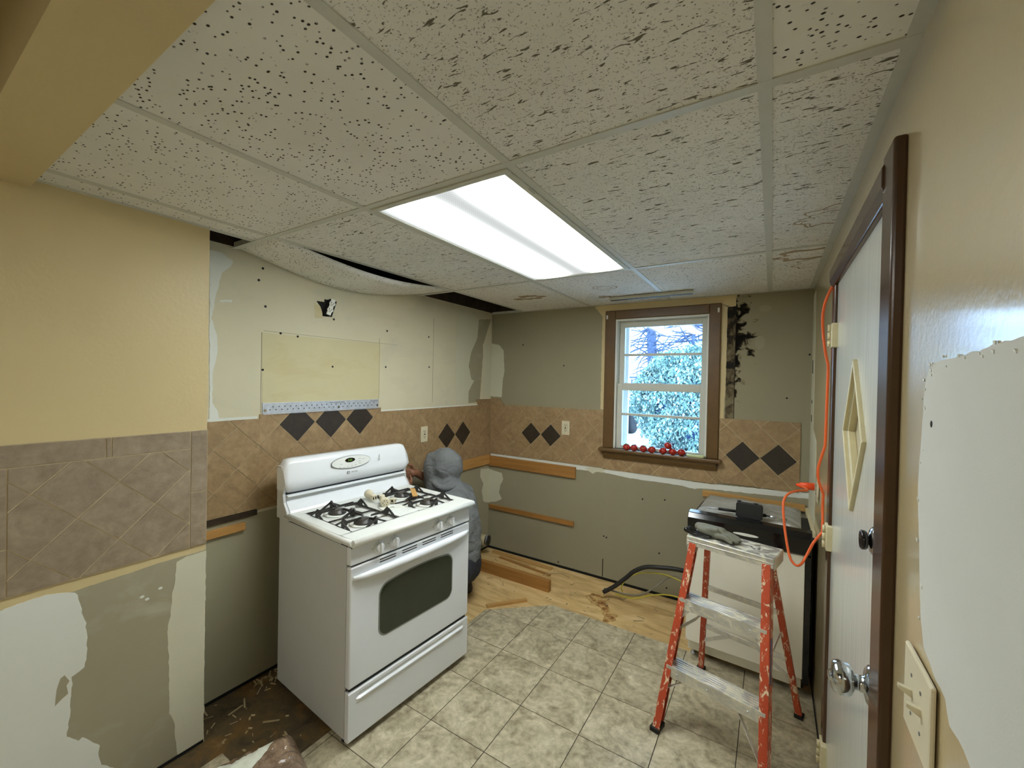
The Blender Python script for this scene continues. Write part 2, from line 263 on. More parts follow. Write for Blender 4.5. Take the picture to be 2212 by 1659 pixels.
# ---------------------------------------------------------------- outlines measured on the walls and floor (metres)
POLY = {
  'left_drywall': [(0.245,0.806),(0.405,0.797),(0.63,0.808),(0.799,0.809)],
  'left_comp_a': [(0.245,0.806),(0.341,0.812),(0.41,0.793),(0.43,0.701),(0.44,0.584),(0.432,0.524),(0.402,0.507),(0.399,0.385),(0.389,0.313),(0.42,0.275),(0.431,0.279),(0.473,0.22),(0.469,0.197),(0.478,0.149)],
  'left_comp_b': [(0.689,0.792),(0.722,0.804),(0.799,0.805),(0.809,-0.089),(0.717,-0.132),(0.703,-0.008),(0.688,0.153),(0.674,0.2),(0.669,0.405),(0.664,0.554),(0.673,0.587),(0.678,0.676),(0.687,0.719)],
  'left_notch': [(0.366,0.484),(0.375,0.518),(0.385,0.523),(0.396,0.497),(0.389,0.486),(0.393,0.456),(0.378,0.446),(0.365,0.431)],
  'st_comp_l': [(0.871,2.111),(0.92,2.114),(0.969,2.083),(0.963,2.059),(0.921,2.017),(0.906,1.938),(0.892,1.86),(0.882,1.795),(0.905,1.723),(0.91,1.647),(0.892,1.56),(0.888,1.41),(0.91,1.377),(0.924,1.322),(0.88,1.321)],
  'st_smear': [(0.913,1.892),(0.97,1.9),(0.966,1.888),(0.917,1.882)],
  'st_yellow': [(1.108,1.76),(1.187,1.758),(1.859,1.768),(1.855,1.401),(1.113,1.369)],
  'st_comp_r': [(2.649,2.135),(2.783,2.137),(2.93,2.071),(2.915,1.907),(2.833,1.78),(2.798,1.659),(2.841,1.541),(2.88,1.534),(2.805,1.442),(2.802,1.339),(2.643,1.337),(2.624,1.765),(2.629,1.993)],
  'st_grey_r': [(2.93,2.071),(2.915,1.907),(2.833,1.78),(2.798,1.659),(2.841,1.541),(2.88,1.534),(2.805,1.442),(2.802,1.339),(2.967,1.345),(3.012,1.875),(3.113,2.096)],
  'st_corner': [(2.998,1.865),(3.128,1.86),(3.13,1.387),(3.021,1.389)],
  'st_lowcomp': [(3.001,0.743),(3.138,0.724),(3.141,0.405),(3.053,0.439),(3.021,0.543),(3.048,0.6),(2.996,0.673)],
  'st_blob': [(2.512,1.338),(2.517,1.36),(2.539,1.378),(2.562,1.359),(2.568,1.34)],
  'st_hole': [(1.399,1.969),(1.448,1.97),(1.453,1.989),(1.501,1.987),(1.519,1.963),(1.496,1.926),(1.502,1.892),(1.44,1.889),(1.425,1.942)],
  'st_scar': [(1.388,1.954),(1.431,1.948),(1.438,1.875),(1.395,1.874)],
  'bk_corner': [(-2.198,1.877),(-2.115,1.862),(-2.064,1.811),(-2.05,1.631),(-2.067,1.526),(-2.074,1.387),(-2.197,1.391)],
  'bk_lowcomp': [(-2.196,0.72),(-2.057,0.7),(-2.041,0.648),(-2.074,0.58),(-2.083,0.515),(-2.051,0.466),(-2.111,0.434),(-2.194,0.412)],
  'bk_paint_l': [(-1.141,2.1),(-1.096,2.104),(-1.108,1.327),(-1.142,1.329)],
  'bk_paint_t': [(-1.206,2.134),(-1.15,2.162),(-0.662,2.156),(-0.213,2.142),(-0.217,2.059),(-0.3,2.087),(-1.096,2.097),(-1.124,2.034),(-1.163,2.087)],
  'bk_paint_r': [(-0.306,2.088),(-0.266,2.06),(-0.267,1.576),(-0.275,1.307),(-0.306,1.312)],
  'bk_slot': [(-0.266,2.063),(-0.214,2.068),(-0.214,1.318),(-0.266,1.311)],
  'bk_under': [(-2.184,0.867),(-1.315,0.873),(-0.764,0.87),(-0.388,0.858),(0.215,0.885),(0.216,0.851),(-0.031,0.836),(-0.358,0.824),(-0.455,0.815),(-0.522,0.831),(-0.697,0.835),(-0.9,0.82),(-1.119,0.836),(-1.334,0.829),(-2.183,0.828)],
  'bk_blot': [(-1.008,0.861),(-0.901,0.865),(-0.569,0.857),(-0.447,0.852),(-0.344,0.851),(-0.446,0.81),(-0.537,0.819),(-0.696,0.822),(-0.813,0.818),(-0.953,0.826),(-1.008,0.829)],
  'bk_blot2': [(-1.266,0.849),(-1.196,0.869),(-1.082,0.862),(-1.119,0.832),(-1.157,0.838),(-1.195,0.814)],
  'rt_drywall': [(0.602,1.595),(0.622,1.593),(0.662,1.593),(0.698,1.588),(0.753,1.586),(0.811,1.585),(0.863,1.581),(0.879,1.571),(0.894,1.557),(0.899,1.539),(0.901,1.513),(0.91,1.461),(0.915,1.431),(0.92,1.377),(0.906,1.314),(0.897,1.244),(0.884,1.184),(0.865,1.151),(0.819,1.136),(0.773,1.133),(0.754,1.109),(0.709,1.112),(0.688,1.107)],
  'rt_dry_far': [(3.162,2.1),(3.126,1.357),(2.982,0.934),(2.593,0.924)],
  'fl_stain': [(-1.115,2.815),(-1.082,2.893),(-0.98,2.9),(-0.938,2.801),(-0.893,2.727),(-0.835,2.713),(-0.827,2.642),(-0.893,2.566),(-0.908,2.65),(-0.973,2.742),(-1.049,2.762)],
  'nails_s': [(1.107,2.083),(1.088,2.02),(1.122,1.893),(1.512,1.88),(1.113,1.57),(1.508,1.601),(1.911,1.856),(2.31,1.855),(1.905,1.614),(2.32,1.629),(1.201,1.765),(1.294,1.757)],
  'nails_b': [(-1.465,1.672),(-1.861,1.855),(-0.642,0.699),(-0.672,0.304),(-1.092,0.338),(-1.07,0.332),(-1.477,0.038),(0.19,1.738),(0.079,1.465),(-0.8,0.678),(-0.615,0.066),(-1.854,-0.409)],
  'tomato': [(-0.915,3.085,1.073),(-0.858,3.085,1.072),(-0.791,3.085,1.072),(-0.73,3.085,1.069),(-0.652,3.085,1.073),(-0.619,3.085,1.117),(-0.587,3.085,1.074),(-0.562,3.085,1.07)],
  'cord': [(0.205,2.0,1.953),(0.186,2.04,1.924),(0.17,2.08,1.869),(0.169,2.12,1.799),(0.181,2.128,1.686),(0.201,2.136,1.591),(0.209,2.144,1.515),(0.211,2.152,1.42),(0.202,2.16,1.342),(0.182,2.168,1.251),(0.171,2.176,1.19),(0.178,2.184,1.131),(0.2,2.192,1.074),(0.224,2.2,1.027),(0.22,2.19,0.994),(0.2,2.18,0.944),(0.162,2.17,0.881),(0.14,2.16,0.828),(0.121,2.15,0.788),(0.103,2.175,0.768),(0.083,2.2,0.786),(0.069,2.225,0.847),(0.059,2.25,0.921),(0.054,2.275,0.987),(0.058,2.3,1.018),(0.077,2.35,1.036),(0.111,2.4,1.044),(0.155,2.45,1.043),(0.181,2.5,1.034)],
  'hose_black': [(-0.99,2.86,0.044),(-0.924,2.88,0.091),(-0.849,2.9,0.163),(-0.791,2.92,0.223),(-0.715,2.93,0.268),(-0.622,2.93,0.289),(-0.527,2.9,0.3),(-0.438,2.88,0.295),(-0.338,2.85,0.287)],
  'wire_yellow': [(-0.878,2.95,0.039),(-0.885,2.95,0.083),(-0.839,2.98,0.147),(-0.758,2.98,0.196),(-0.656,2.95,0.234),(-0.555,2.9,0.249),(-0.459,2.85,0.229),(-0.356,2.8,0.193)],
  'wire_grey': [(-0.998,2.9,0.052),(-0.913,2.9,0.053),(-0.824,2.88,0.068),(-0.729,2.88,0.095),(-0.658,2.9,0.146),(-0.576,2.93,0.219),(-0.512,2.9,0.255),(-0.446,2.85,0.239)],
  'wire_yellow2': [(-0.912,2.9,0.037),(-0.799,2.85,0.062),(-0.721,2.85,0.089),(-0.661,2.85,0.122),(-0.566,2.82,0.157),(-0.476,2.75,0.179),(-0.411,2.65,0.187)],
}

# ---------------------------------------------------------------- geometry helpers
class MB:
    """collects faces; build() links them as one mesh object"""
    def __init__(s): s.b = bmesh.new(); s.mats = []; s.rn = s.b.faces.layers.float_vector.new('rnd') if False else None; s.fr = {}
    def mi(s, m):
        if m not in s.mats: s.mats.append(m)
        return s.mats.index(m)
    def face(s, pts, m, sm=False):
        try: f = s.b.faces.new([s.b.verts.new(p) for p in pts])
        except ValueError: return None
        f.material_index = s.mi(m); f.smooth = sm; return f
    def box(s, x0, x1, y0, y1, z0, z1, m, T=None):
        if x0 > x1: x0, x1 = x1, x0
        if y0 > y1: y0, y1 = y1, y0
        if z0 > z1: z0, z1 = z1, z0
        v = [s.b.verts.new((T @ Vector(p)) if T else p) for p in ((x0,y0,z0),(x1,y0,z0),(x1,y1,z0),(x0,y1,z0),(x0,y0,z1),(x1,y0,z1),(x1,y1,z1),(x0,y1,z1))]
        k = s.mi(m)
        for q in ((3,2,1,0),(4,5,6,7),(0,1,5,4),(1,2,6,5),(2,3,7,6),(3,0,4,7)):
            f = s.b.faces.new([v[i] for i in q]); f.material_index = k
        return s
    def bar(s, p0, p1, w, d, side, m):
        """box from p0 to p1; w along the side vector, d along the third"""
        p0, p1 = Vector(p0), Vector(p1); z = (p1-p0); L = z.length; z.normalize()
        x = Vector(side); x = (x - z*x.dot(z)).normalized(); y = z.cross(x)
        T = Matrix.Translation(p0) @ Matrix((x, y, z)).transposed().to_4x4()
        return s.box(-w/2, w/2, -d/2, d/2, 0, L, m, T)
    def prism(s, pts, ax, a, b, m, sm=False):
        """2D outline extruded along axis ax from a to b"""
        def P(q, h): return (h, q[0], q[1]) if ax == 0 else ((q[0], h, q[1]) if ax == 1 else (q[0], q[1], h))
        A = [s.b.verts.new(P(q, a)) for q in pts]; B = [s.b.verts.new(P(q, b)) for q in pts]; k = s.mi(m); n = len(pts); fs = []
        fs.append(s.b.faces.new(A[::-1])); fs.append(s.b.faces.new(B))
        for i in range(n):
            f = s.b.faces.new((A[i], A[(i+1) % n], B[(i+1) % n], B[i])); f.smooth = sm; fs.append(f)
        for f in fs: f.material_index = k
        return fs
    def rings(s, rs, m, cap=True, sm=True, closed=True):
        V = [[s.b.verts.new(p) for p in r] for r in rs]; k = s.mi(m); n = len(rs[0])
        for i in range(len(V)-1):
            for j in range(n if closed else n-1):
                f = s.b.faces.new((V[i][j], V[i][(j+1) % n], V[i+1][(j+1) % n], V[i+1][j])); f.smooth = sm; f.material_index = k
        if cap:
            for q in (V[0][::-1], V[-1]):
                f = s.b.faces.new(q); f.material_index = k
        return s
    def tube(s, pts, r, m, n=10, cap=True):
        pts = [Vector(p) for p in pts]; rs = []
        up = None
        for i, p in enumerate(pts):
            t = (pts[min(i+1, len(pts)-1)] - pts[max(i-1, 0)]).normalized()
            if up is None: up = Vector((0, 0, 1)) if abs(t.z) < 0.9 else Vector((1, 0, 0))
            x = (up - t*up.dot(t)).normalized(); y = t.cross(x); up = x
            rr = r[i] if isinstance(r, (list, tuple)) else r
            rs.append([p + (x*math.cos(a)+y*math.sin(a))*rr for a in [2*math.pi*j/n for j in range(n)]])
        return s.rings(rs, m, cap)
    def lathe(s, prof, o, axis, m, n=24, cap=True):
        """profile [(distance along axis, radius)]"""
        o = Vector(o); z = Vector(axis).normalized(); x = z.orthogonal().normalized(); y = z.cross(x)
        return s.rings([[o + z*h + (x*math.cos(a)+y*math.sin(a))*max(r, 1e-5) for a in [2*math.pi*j/n for j in range(n)]] for h, r in prof], m, cap)
    def ball(s, c, r, m, sc=(1, 1, 1), n=16):
        c = Vector(c); rs = []
        for i in range(n//2+1):
            a = math.pi*i/(n//2); rs.append([c + Vector((sc[0]*r*max(math.sin(a), 1e-4)*math.cos(b), sc[1]*r*max(math.sin(a), 1e-4)*math.sin(b), -sc[2]*r*math.cos(a))) for b in [2*math.pi*j/n for j in range(n)]])
        return s.rings(rs, m)
    def patch(s, poly, plane, val, off, m, jag=0.003, step=0.012, sign=1):
        """thin layer with an uneven edge on a wall or the floor; thickness off"""
        P = []
        n = len(poly)
        for i in range(n):
            a, b = Vector(poly[i]), Vector(poly[(i+1) % n]); L = (b-a).length; k = max(1, int(L/step))
            for j in range(k):
                q = a.lerp(b, j/k)
                if jag and k > 1:
                    nv = noise.noise_vector(Vector((q.x*38, q.y*38, val*3.1))) + 0.6*noise.noise_vector(Vector((q.x*110, q.y*110, val)))
                    q = q + Vector((nv.x, nv.y))*jag
                P.append((q.x, q.y))
        ax = {'x': 0, 'y': 1, 'z': 2}[plane]
        try: s.prism(P, ax, val-0.001*sign, val+off*sign, m)
        except ValueError: pass
        return s
    def build(s, name, parent=None, bevel=0, seg=2, kind=None, label=None, cat=None, group=None, loc=None, rot=None, autosm=None):
        if s.fr or True:
            bmesh.ops.recalc_face_normals(s.b, faces=s.b.faces[:])
        me = bpy.data.meshes.new(name); s.b.to_mesh(me); s.b.free()
        for m in s.mats: me.materials.append(M[m] if isinstance(m, str) else m)
        o = bpy.data.objects.new(name, me); C.objects.link(o)
        if parent: o.parent = parent
        if loc: o.location = loc
        if rot: o.rotation_euler = rot
        if bevel:
            md = o.modifiers.new('bevel', 'BEVEL'); md.width = bevel; md.segments = seg; md.limit_method = 'ANGLE'; md.angle_limit = R(40); md.harden_normals = False
        if autosm:
            for p in me.polygons: p.use_smooth = True
        return tag(o, label, cat, group, kind)
def build_each(s, name, parent, bevel=0):
    """every loose piece becomes a part of its own"""
    bmesh.ops.recalc_face_normals(s.b, faces=s.b.faces[:]); s.b.verts.index_update(); seen = set(); out = []
    for v0 in s.b.verts:
        if v0.index in seen: continue
        st_, comp = [v0], []
        seen.add(v0.index)
        while st_:
            v = st_.pop(); comp.append(v)
            for e in v.link_edges:
                o_ = e.other_vert(v)
                if o_.index not in seen: seen.add(o_.index); st_.append(o_)
        ix = {v.index: i for i, v in enumerate(comp)}; fs = {f for v in comp for f in v.link_faces}
        me = bpy.data.meshes.new(name); fs = sorted(fs, key=lambda f: f.index)
        me.from_pydata([v.co[:] for v in comp], [], [[ix[v.index] for v in f.verts] for f in fs])
        for m in s.mats: me.materials.append(M[m])
        for p, f in zip(me.polygons, fs): p.material_index = f.material_index; p.use_smooth = f.smooth
        o = bpy.data.objects.new(name, me); C.objects.link(o); o.parent = parent; out.append(o)
        if bevel: md = o.modifiers.new('bevel', 'BEVEL'); md.width = bevel; md.segments = 2
    s.b.free(); return out
MB.build_each = build_each
def tag(o, label=None, cat=None, group=None, kind=None):
    for k, v in (('label', label), ('category', cat), ('group', group), ('kind', kind)):
        if v: o[k] = v
    return o
def thing(name, loc, label, cat, group=None, rz=0, kind=None):
    o = bpy.data.objects.new(name, None); C.objects.link(o); o.location = loc; o.rotation_euler = (0, 0, rz); o.empty_display_size = 0.1
    return tag(o, label, cat, group, kind)
def smooth_path(pts, k=4):
    pts = [Vector(p) for p in pts]; out = []
    for i in range(len(pts)-1):
        p0, p1, p2, p3 = pts[max(i-1, 0)], pts[i], pts[i+1], pts[min(i+2, len(pts)-1)]
        for j in range(k):
            t = j/k; out.append(0.5*((2*p1)+(p2-p0)*t+(2*p0-5*p1+4*p2-p3)*t*t+(3*p1-p0-3*p2+p3)*t**3))
    out.append(pts[-1]); return out
def clip(poly, x0, x1, y0, y1, extra=()):
    for nx, ny, c in ((1, 0, x0), (-1, 0, -x1), (0, 1, y0), (0, -1, -y1)) + tuple(extra):
        out = []
        for i in range(len(poly)):
            a, b = poly[i], poly[(i+1) % len(poly)]
            da, db = nx*a[0]+ny*a[1]-c, nx*b[0]+ny*b[1]-c
            if da >= 0: out.append(a)
            if (da >= 0) != (db >= 0):
                t = da/(da-db); out.append((a[0]+(b[0]-a[0])*t, a[1]+(b[1]-a[1])*t))
        poly = out
        if len(poly) < 3: return []
    return poly
def shrink(poly, g):
    """inset a convex outline by g"""
    ar = sum(poly[i][0]*poly[(i+1) % len(poly)][1]-poly[(i+1) % len(poly)][0]*poly[i][1] for i in range(len(poly)))
    if ar < 0: poly = poly[::-1]
    ex = []
    for i in range(len(poly)):
        a, b = poly[i], poly[(i+1) % len(poly)]; L = math.hypot(b[0]-a[0], b[1]-a[1])
        if L < 1e-6: continue
        nx, ny = -(b[1]-a[1])/L, (b[0]-a[0])/L; ex.append((nx, ny, nx*a[0]+ny*a[1]+g))
    return clip(poly, -1e3, 1e3, -1e3, 1e3, tuple(ex))
def rect(x0, x1, y0, y1): return [(x0, y0), (x1, y0), (x1, y1), (x0, y1)]
def tiles(mb, polys, ax, base, top, g=0.0022):
    """[(outline, material)] -> separate raised tiles; each face remembers its tile's random offset"""
    if mb.rn is None: mb.rn = mb.b.faces.layers.float_vector.new('rnd')
    for p, m in polys:
        p = shrink(p, g)
        if len(p) < 3: continue
        c = [q for i, q in enumerate(p) if math.hypot(q[0]-p[i-1][0], q[1]-p[i-1][1]) > 1e-4]
        if len(c) < 3: continue
        rv = Vector((random.random(), random.random(), random.random()))
        for f in mb.prism(c, ax, base, top, m): f[mb.rn] = rv
def blob(name, prims, vox, mat, parent=None, smooth=6, extra=None, disp=None, **kw):
    """one continuous body: tapered limbs and ellipsoids fused by a voxel remesh"""
    mb = MB()
    for p in prims:
        if p[0] == 'e': mb.ball(p[1], 1.0, mat, p[2], 20)
        elif p[0] == 'b': mb.box(*p[1], mat)
        else:
            a, b, r0, r1 = p; a = Vector(a); b = Vector(b)
            mb.ball(a, r0, mat, n=16); mb.ball(b, r1, mat, n=16)
            if (b-a).length > 1e-4: mb.tube([a, a.lerp(b, 0.5), b], [r0, (r0+r1)/2, r1], mat, 16)
    o = mb.build(name, parent, **kw)
    md = o.modifiers.new('r', 'REMESH'); md.mode = 'VOXEL'; md.voxel_size = vox; md.use_smooth_shade = True
    if smooth: sm = o.modifiers.new('s', 'SMOOTH'); sm.factor = 0.5; sm.iterations = smooth
    if disp:
        tx = bpy.data.textures.new(name+'_folds', 'CLOUDS'); tx.noise_scale = disp[1]; tx.noise_depth = 2
        d = o.modifiers.new('d', 'DISPLACE'); d.texture = tx; d.strength = disp[0]; d.mid_level = 0.5; d.texture_coords = 'LOCAL'
    return o
def text_part(name, txt, size, T, mat, parent, depth=0.0003):
    cu = bpy.data.curves.new(name, 'FONT'); cu.body = txt; cu.size = size; cu.extrude = depth; cu.align_x = 'CENTER'; cu.align_y = 'CENTER'
    tmp = bpy.data.objects.new(name, cu); C.objects.link(tmp); dg = bpy.context.evaluated_depsgraph_get()
    me = bpy.data.meshes.new_from_object(tmp.evaluated_get(dg)); bpy.data.objects.remove(tmp)
    me.transform(T); me.materials.clear(); me.materials.append(M[mat])
    o = bpy.data.objects.new(name, me); C.objects.link(o); o.parent = parent; return o
def ellipse(cx, cy, rx_, ry_, n=28, p=2.0):
    out = []
    for i in range(n):
        a = 2*math.pi*i/n; c, s = math.cos(a), math.sin(a)
        out.append((cx+rx_*math.copysign(abs(c)**(2/p), c), cy+ry_*math.copysign(abs(s)**(2/p), s)))
    return out

# ---------------------------------------------------------------- floor
fl = MB()
fl.box(-2.5, 0.5, -2.9, 3.4, -0.14, -0.004, 'sub')
reg = ((1, 0, -1.60), (-1, 0, -XR), (0, -1, -2.578))
dg_ = (0.42, -0.38); L_ = math.hypot(.37, .42); nx, ny = .37/L_, -.42/L_; reg = reg + ((0.661, -0.750, 0.661*-1.69-0.750*2.19),)
xs = [-1.60] + [-1.275+0.2955*k for k in range(0, 6)]
xs = [x for x in [-1.275-0.2955*2, -1.275-0.2955] + [-1.275+0.2955*k for k in range(6)]]
ys = [-2.73+0.2945*k for k in range(20)]; off = (1.40 - ys[14]); ys = [y+off for y in ys]
P = []
for i in range(len(xs)):
    for j in range(len(ys)-1):
        x1 = xs[i+1] if i+1 < len(xs) else xs[i]+0.2955
        q = rect(xs[i], x1, ys[j], ys[j+1])
        q = clip(q, -1.60 if ys[j] > 0.70 else -1.98, XR, -2.9, 2.578, ((0.661, -0.750, 0.661*-1.69-0.750*2.19),))
        if len(q) > 2: P.append((q, 'ftile'))
tiles(fl, P, 2, -0.006, 0.0, 0.0018)
for q in [rect(-1.60, XR, 0.70, 2.19), rect(-1.60, XR, -2.9, 0.70)]: fl.prism(clip(q, -9, 9, -9, 9), 2, -0.006, -0.002, 'fgrout')
fl.prism(clip(rect(-1.60, XR, 2.19, 2.577), -9, 9, -9, 9, ((0.661, -0.750, 0.661*-1.69-0.750*2.19),)), 2, -0.006, -0.002, 'fgrout')
fl.patch(POLY['fl_stain'], 'z', -0.004, 0.0008, 'stain', 0.01)
fl.build('floor', kind='structure')

# ---------------------------------------------------------------- walls
def shell(name, boxes, m='drywall'):
    mb = MB()
    for b in boxes: mb.box(*b, m)
    return mb
# stove wall (the recessed left wall)
ws = MB()
ws.box(XS-0.12, XS, 0.55, YB+0.12, -0.10, TOP, 'drywall')
ws.box(XS, XS+0.0006, YE, YB, 0.012, 0.845, 'drywall_green')
for k, m, o_ in (('st_yellow', 'drywall_yellow', .001), ('st_comp_l', 'compound', .002), ('st_smear', 'compound', .001), ('st_grey_r', 'drywall_dark', .0012), ('st_comp_r', 'compound_cream', .002), ('st_corner', 'compound_cream', .002), ('st_lowcomp', 'compound_cream', .0024), ('st_blob', 'compound_cream', .002), ('st_scar', 'drywall_yellow', .001), ('st_hole', 'black', .0016)):
    ws.patch(POLY[k], 'x', XS, o_, m, 0.0 if k in ('st_yellow',) else 0.004)
for y, z in POLY['nails_s']: ws.prism(ellipse(y, z, .006, .006, 10), 0, XS-.001, XS+.0022, 'dot')
# pencilled seam lines and the joint between two sheets
for a in ((1.105, 1.113, 1.35, 1.76), (1.849, 1.852, 1.36, 1.80), (2.36, 2.362, 1.36, 2.0)): ws.box(XS, XS+.0018, a[0], a[0]+.002, a[2], a[3], 'drywall_dark')
ws.box(XS, XS+.0018, 1.115, 2.0, 1.768, 1.770, 'drywall_dark')
ws.box(XS, XS+.003, YE, YB, -0.003, 0.012, 'black')
ws.box(XS, XS+.0022, 0.80, 1.09, 1.323, 1.336, 'compound'); ws.box(XS, XS+.0022, 1.87, 2.95, 1.318, 1.327, 'compound')
ws.prism([(2.79, 0.20), (2.86, 0.20), (2.86, 0.33), (2.83, 0.34), (2.79, 0.32)], 0, XS-.001, XS+.0016, 'black')
ws.prism([(2.78, 0.03), (2.99, 0.03), (2.99, 0.22), (2.90, 0.24), (2.78, 0.22)], 0, XS-.001, XS+.0016, 'black')
for y in (0.82, 0.83, 0.84): ws.prism([(y, 0.04+(y-.82)*4), (y+.012, .05+(y-.82)*4), (y+.03, .075+(y-.82)*4), (y+.01, .07+(y-.82)*4)], 0, XS-.001, XS+.0016, 'compound')
ws.box(XS-.001, XS+.003, .6, YB, H+.012, TOP, 'cavity')
wsO = ws.build('wall_left', kind='structure')
def lattice(ox, oz, d, black, x0, x1, z0, z1, mat):
    out = []
    n = int(6/d)
    for i in range(-2*n, 2*n):
        for j in range(-16, 16):
            if (i+j) % 2: continue
            cx, cz = ox+i*d/2, oz+j*d/2
            h_ = d/2-.0016*1.414; q = clip([(cx-h_, cz), (cx, cz-h_), (cx+h_, cz), (cx, cz+h_)], x0, x1, z0, z1)
            if len(q) < 3: continue
            m = 'atile' if any(abs(cx-b[0]) < .02 and abs(cz-b[1]) < .02 for b in black) else mat
            out.append((q, m))
    return out
bt = MB()
T1 = 0.008
for a in ((YE, 1.10, .868, 1.322), (1.10, 1.865, .862, 1.345), (1.865, YB, .862, 1.318)):
    bt.box(XS-.001, XS+T1-.0025, a[0], a[1], a[2], a[3], 'grout')
P = []
for a in ((YE, 1.10, .868, 1.322), (1.10, 1.865, .862, 1.345)): P += lattice(1.299, 1.285, .202, [(1.299, 1.285), (1.501, 1.285), (1.703, 1.285)], *a, 'wtile')
P += lattice(2.529, 1.09, .202, [(2.529, 1.09), (2.731, 1.09)], 1.865, YB-.008, .862, 1.318, 'wtile')
P += [([(2.94, 1.318), (YB-.008, 1.318), (YB-.008, 1.368), (2.90, 1.368)], 'wtile')]
tiles(bt, P, 0, XS, XS+T1, .00003)
bt.build('wall_tiles', wsO)

# protruding left wall (nearest the camera)
wl = MB()
wl.box(-2.6, XL, -2.9, YE, -0.10, TOP, 'paint')
zb = 0.0
dry = [(-2.9, 0.0), (-2.9, POLY['left_drywall'][0][1])] + POLY['left_drywall'][0:3] + [(YE+.001, POLY['left_drywall'][3][1]), (YE+.001, 0.0)]
wl.patch(dry, 'x', XL, .0010, 'drywall_dark', .002)
ca = [(-2.9, 0.0), (-2.9, POLY['left_comp_a'][0][1]-.02)] + POLY['left_comp_a'] + [(0.555, 0.05), (0.56, 0.0)]
wl.patch(ca, 'x', XL, .0022, 'compound', .004)
wl.patch(POLY['left_notch'], 'x', XL, .0026, 'drywall_dark', .003)
cb = [(min(a, YE+.001), b) for a, b in POLY['left_comp_b'] if b > 0.02] + [(0.70, 0.02)]
cb = [p for p in POLY['left_comp_b'][:2]] + [(YE+.001, POLY['left_comp_b'][2][1]), (YE+.001, 0.0), (0.70, 0.0)] + [p for p in POLY['left_comp_b'][5:]]
wl.patch(cb, 'x', XL, .0022, 'compound_cream', .003)
for y, z in ((0.60, 0.685), (0.585, 0.70), (0.64, 0.71)): wl.prism(ellipse(y, z, .007, .005, 8), 0, XL, XL+.0018, 'compound')
wl.box(-2.3, XL, YE, YE+.0015, 0.0, 0.84, 'compound_cream')
wl.box(XL-.005, XL+.004, 0.62, YE, 0.0, 0.012, 'black')
wlO = wl.build('wall_left_stub', kind='structure')
wlO.name = 'wall_left_near'
bt = MB()
bt.box(XL-.001, XL+.0065, -2.9, YE, .838, 1.312, 'grout')
P = lattice(.41, 1.15, .21, [], .2577, .7293, .842, 1.2383, 'wtile_grey')
P += [(shrink(rect(*q_), .0016), 'wtile_grey') for q_ in ((.731, YE, 1.06, 1.312), (.731, YE, .838, 1.06), (.494, .731, 1.240, 1.312), (.479, .494, 1.240, 1.312), (.18, .479, 1.240, 1.312), (.18, .256, .99, 1.240), (.18, .256, .838, .99))]
P += lattice(.41, 1.15, .21, [], -2.9, .18, .842, 1.312, 'wtile_grey')
P = [(q, m) for q, m in P]; tiles(bt, P, 0, XL, XL+.009, .0004)
bt.build('wall_tiles', wlO)

# window wall
WX0, WX1, WZ0, WZ1 = -1.035, -0.372, 1.022, 2.030
M['drywall_back'] = NT('olive_drywall_with_mould'); t = M['drywall_back']; sz = t.n('ShaderNodeSeparateXYZ'); t.l(t.co, sz.inputs[0])
nn = t.noise(17, 6, 0.60, None, 0.6); dx = t.math('MULTIPLY', t.math('ADD', sz.outputs[0], .215), 2.1); dz = t.math('MULTIPLY', t.math('ABSOLUTE', t.math('SUBTRACT', sz.outputs[2], 1.86)), .55)
lf_ = t.math('MULTIPLY', t.math('LESS_THAN', sz.outputs[0], -.22), 2.0)
vv = t.math('SUBTRACT', t.math('SUBTRACT', t.math('SUBTRACT', t.math('ADD', nn, .17), t.math('MAXIMUM', dx, 0.0)), dz), lf_)
mask = t.ramp(vv, [(0.44, (0, 0, 0)), (0.49, (.35, .35, .35)), (0.54, (1, 1, 1))]); mc = t.ramp(vv, [(0.45, lin((118, 104, 74))), (0.53, lin((52, 44, 30))), (0.60, lin((14, 11, 8)))])
g0 = lin((152, 146, 122)); t.set(t.mix(mask, t.ramp(t.noise(2.2, 5, .6), [(0.3, tuple(v*.93 for v in g0)), (0.7, g0)]), mc), 0.85); t.p.inputs['Specular IOR Level'].default_value = .2; M['drywall_back'] = t.m
wb = MB()
for b in ((-2.6, WX0, 0, 0, -.10, TOP), (WX1, 0.5, 0, 0, -.10, TOP), (WX0, WX1, 0, 0, -.10, WZ0), (WX0, WX1, 0, 0, WZ1, TOP)):
    wb.box(b[0], b[1], YB, YB+.17, b[4], b[5], 'drywall_back')
for k, m, o_ in (('bk_paint_t', 'paint', .001), ('bk_paint_l', 'paint', .0012), ('bk_paint_r', 'paint', .0012), ('bk_corner', 'compound_cream', .002), ('bk_lowcomp', 'compound_cream', .0024), ('bk_under', 'compound', .0014), ('bk_blot', 'compound', .0026), ('bk_blot2', 'compound_cream', .0026)):
    wb.patch(POLY[k], 'y', YB, o_, m, 0.003, sign=-1)
for x, z in POLY['nails_b']: wb.prism(ellipse(x, z, .006, .006, 10), 1, YB+.001, YB-.0022, 'dot')
wb.box(-1.098, -1.094, YB-.0016, YB, .02, .84, 'drywall_dark'); wb.box(-1.098, -1.092, YB-.002, YB, .02, .16, 'dot')
wb.box(XS, XR, YB-.003, YB, -.003, .016, 'black'); 
wb.box(-0.90, -0.8985, YB-.0012, YB, .05, .82, 'drywall_dark')
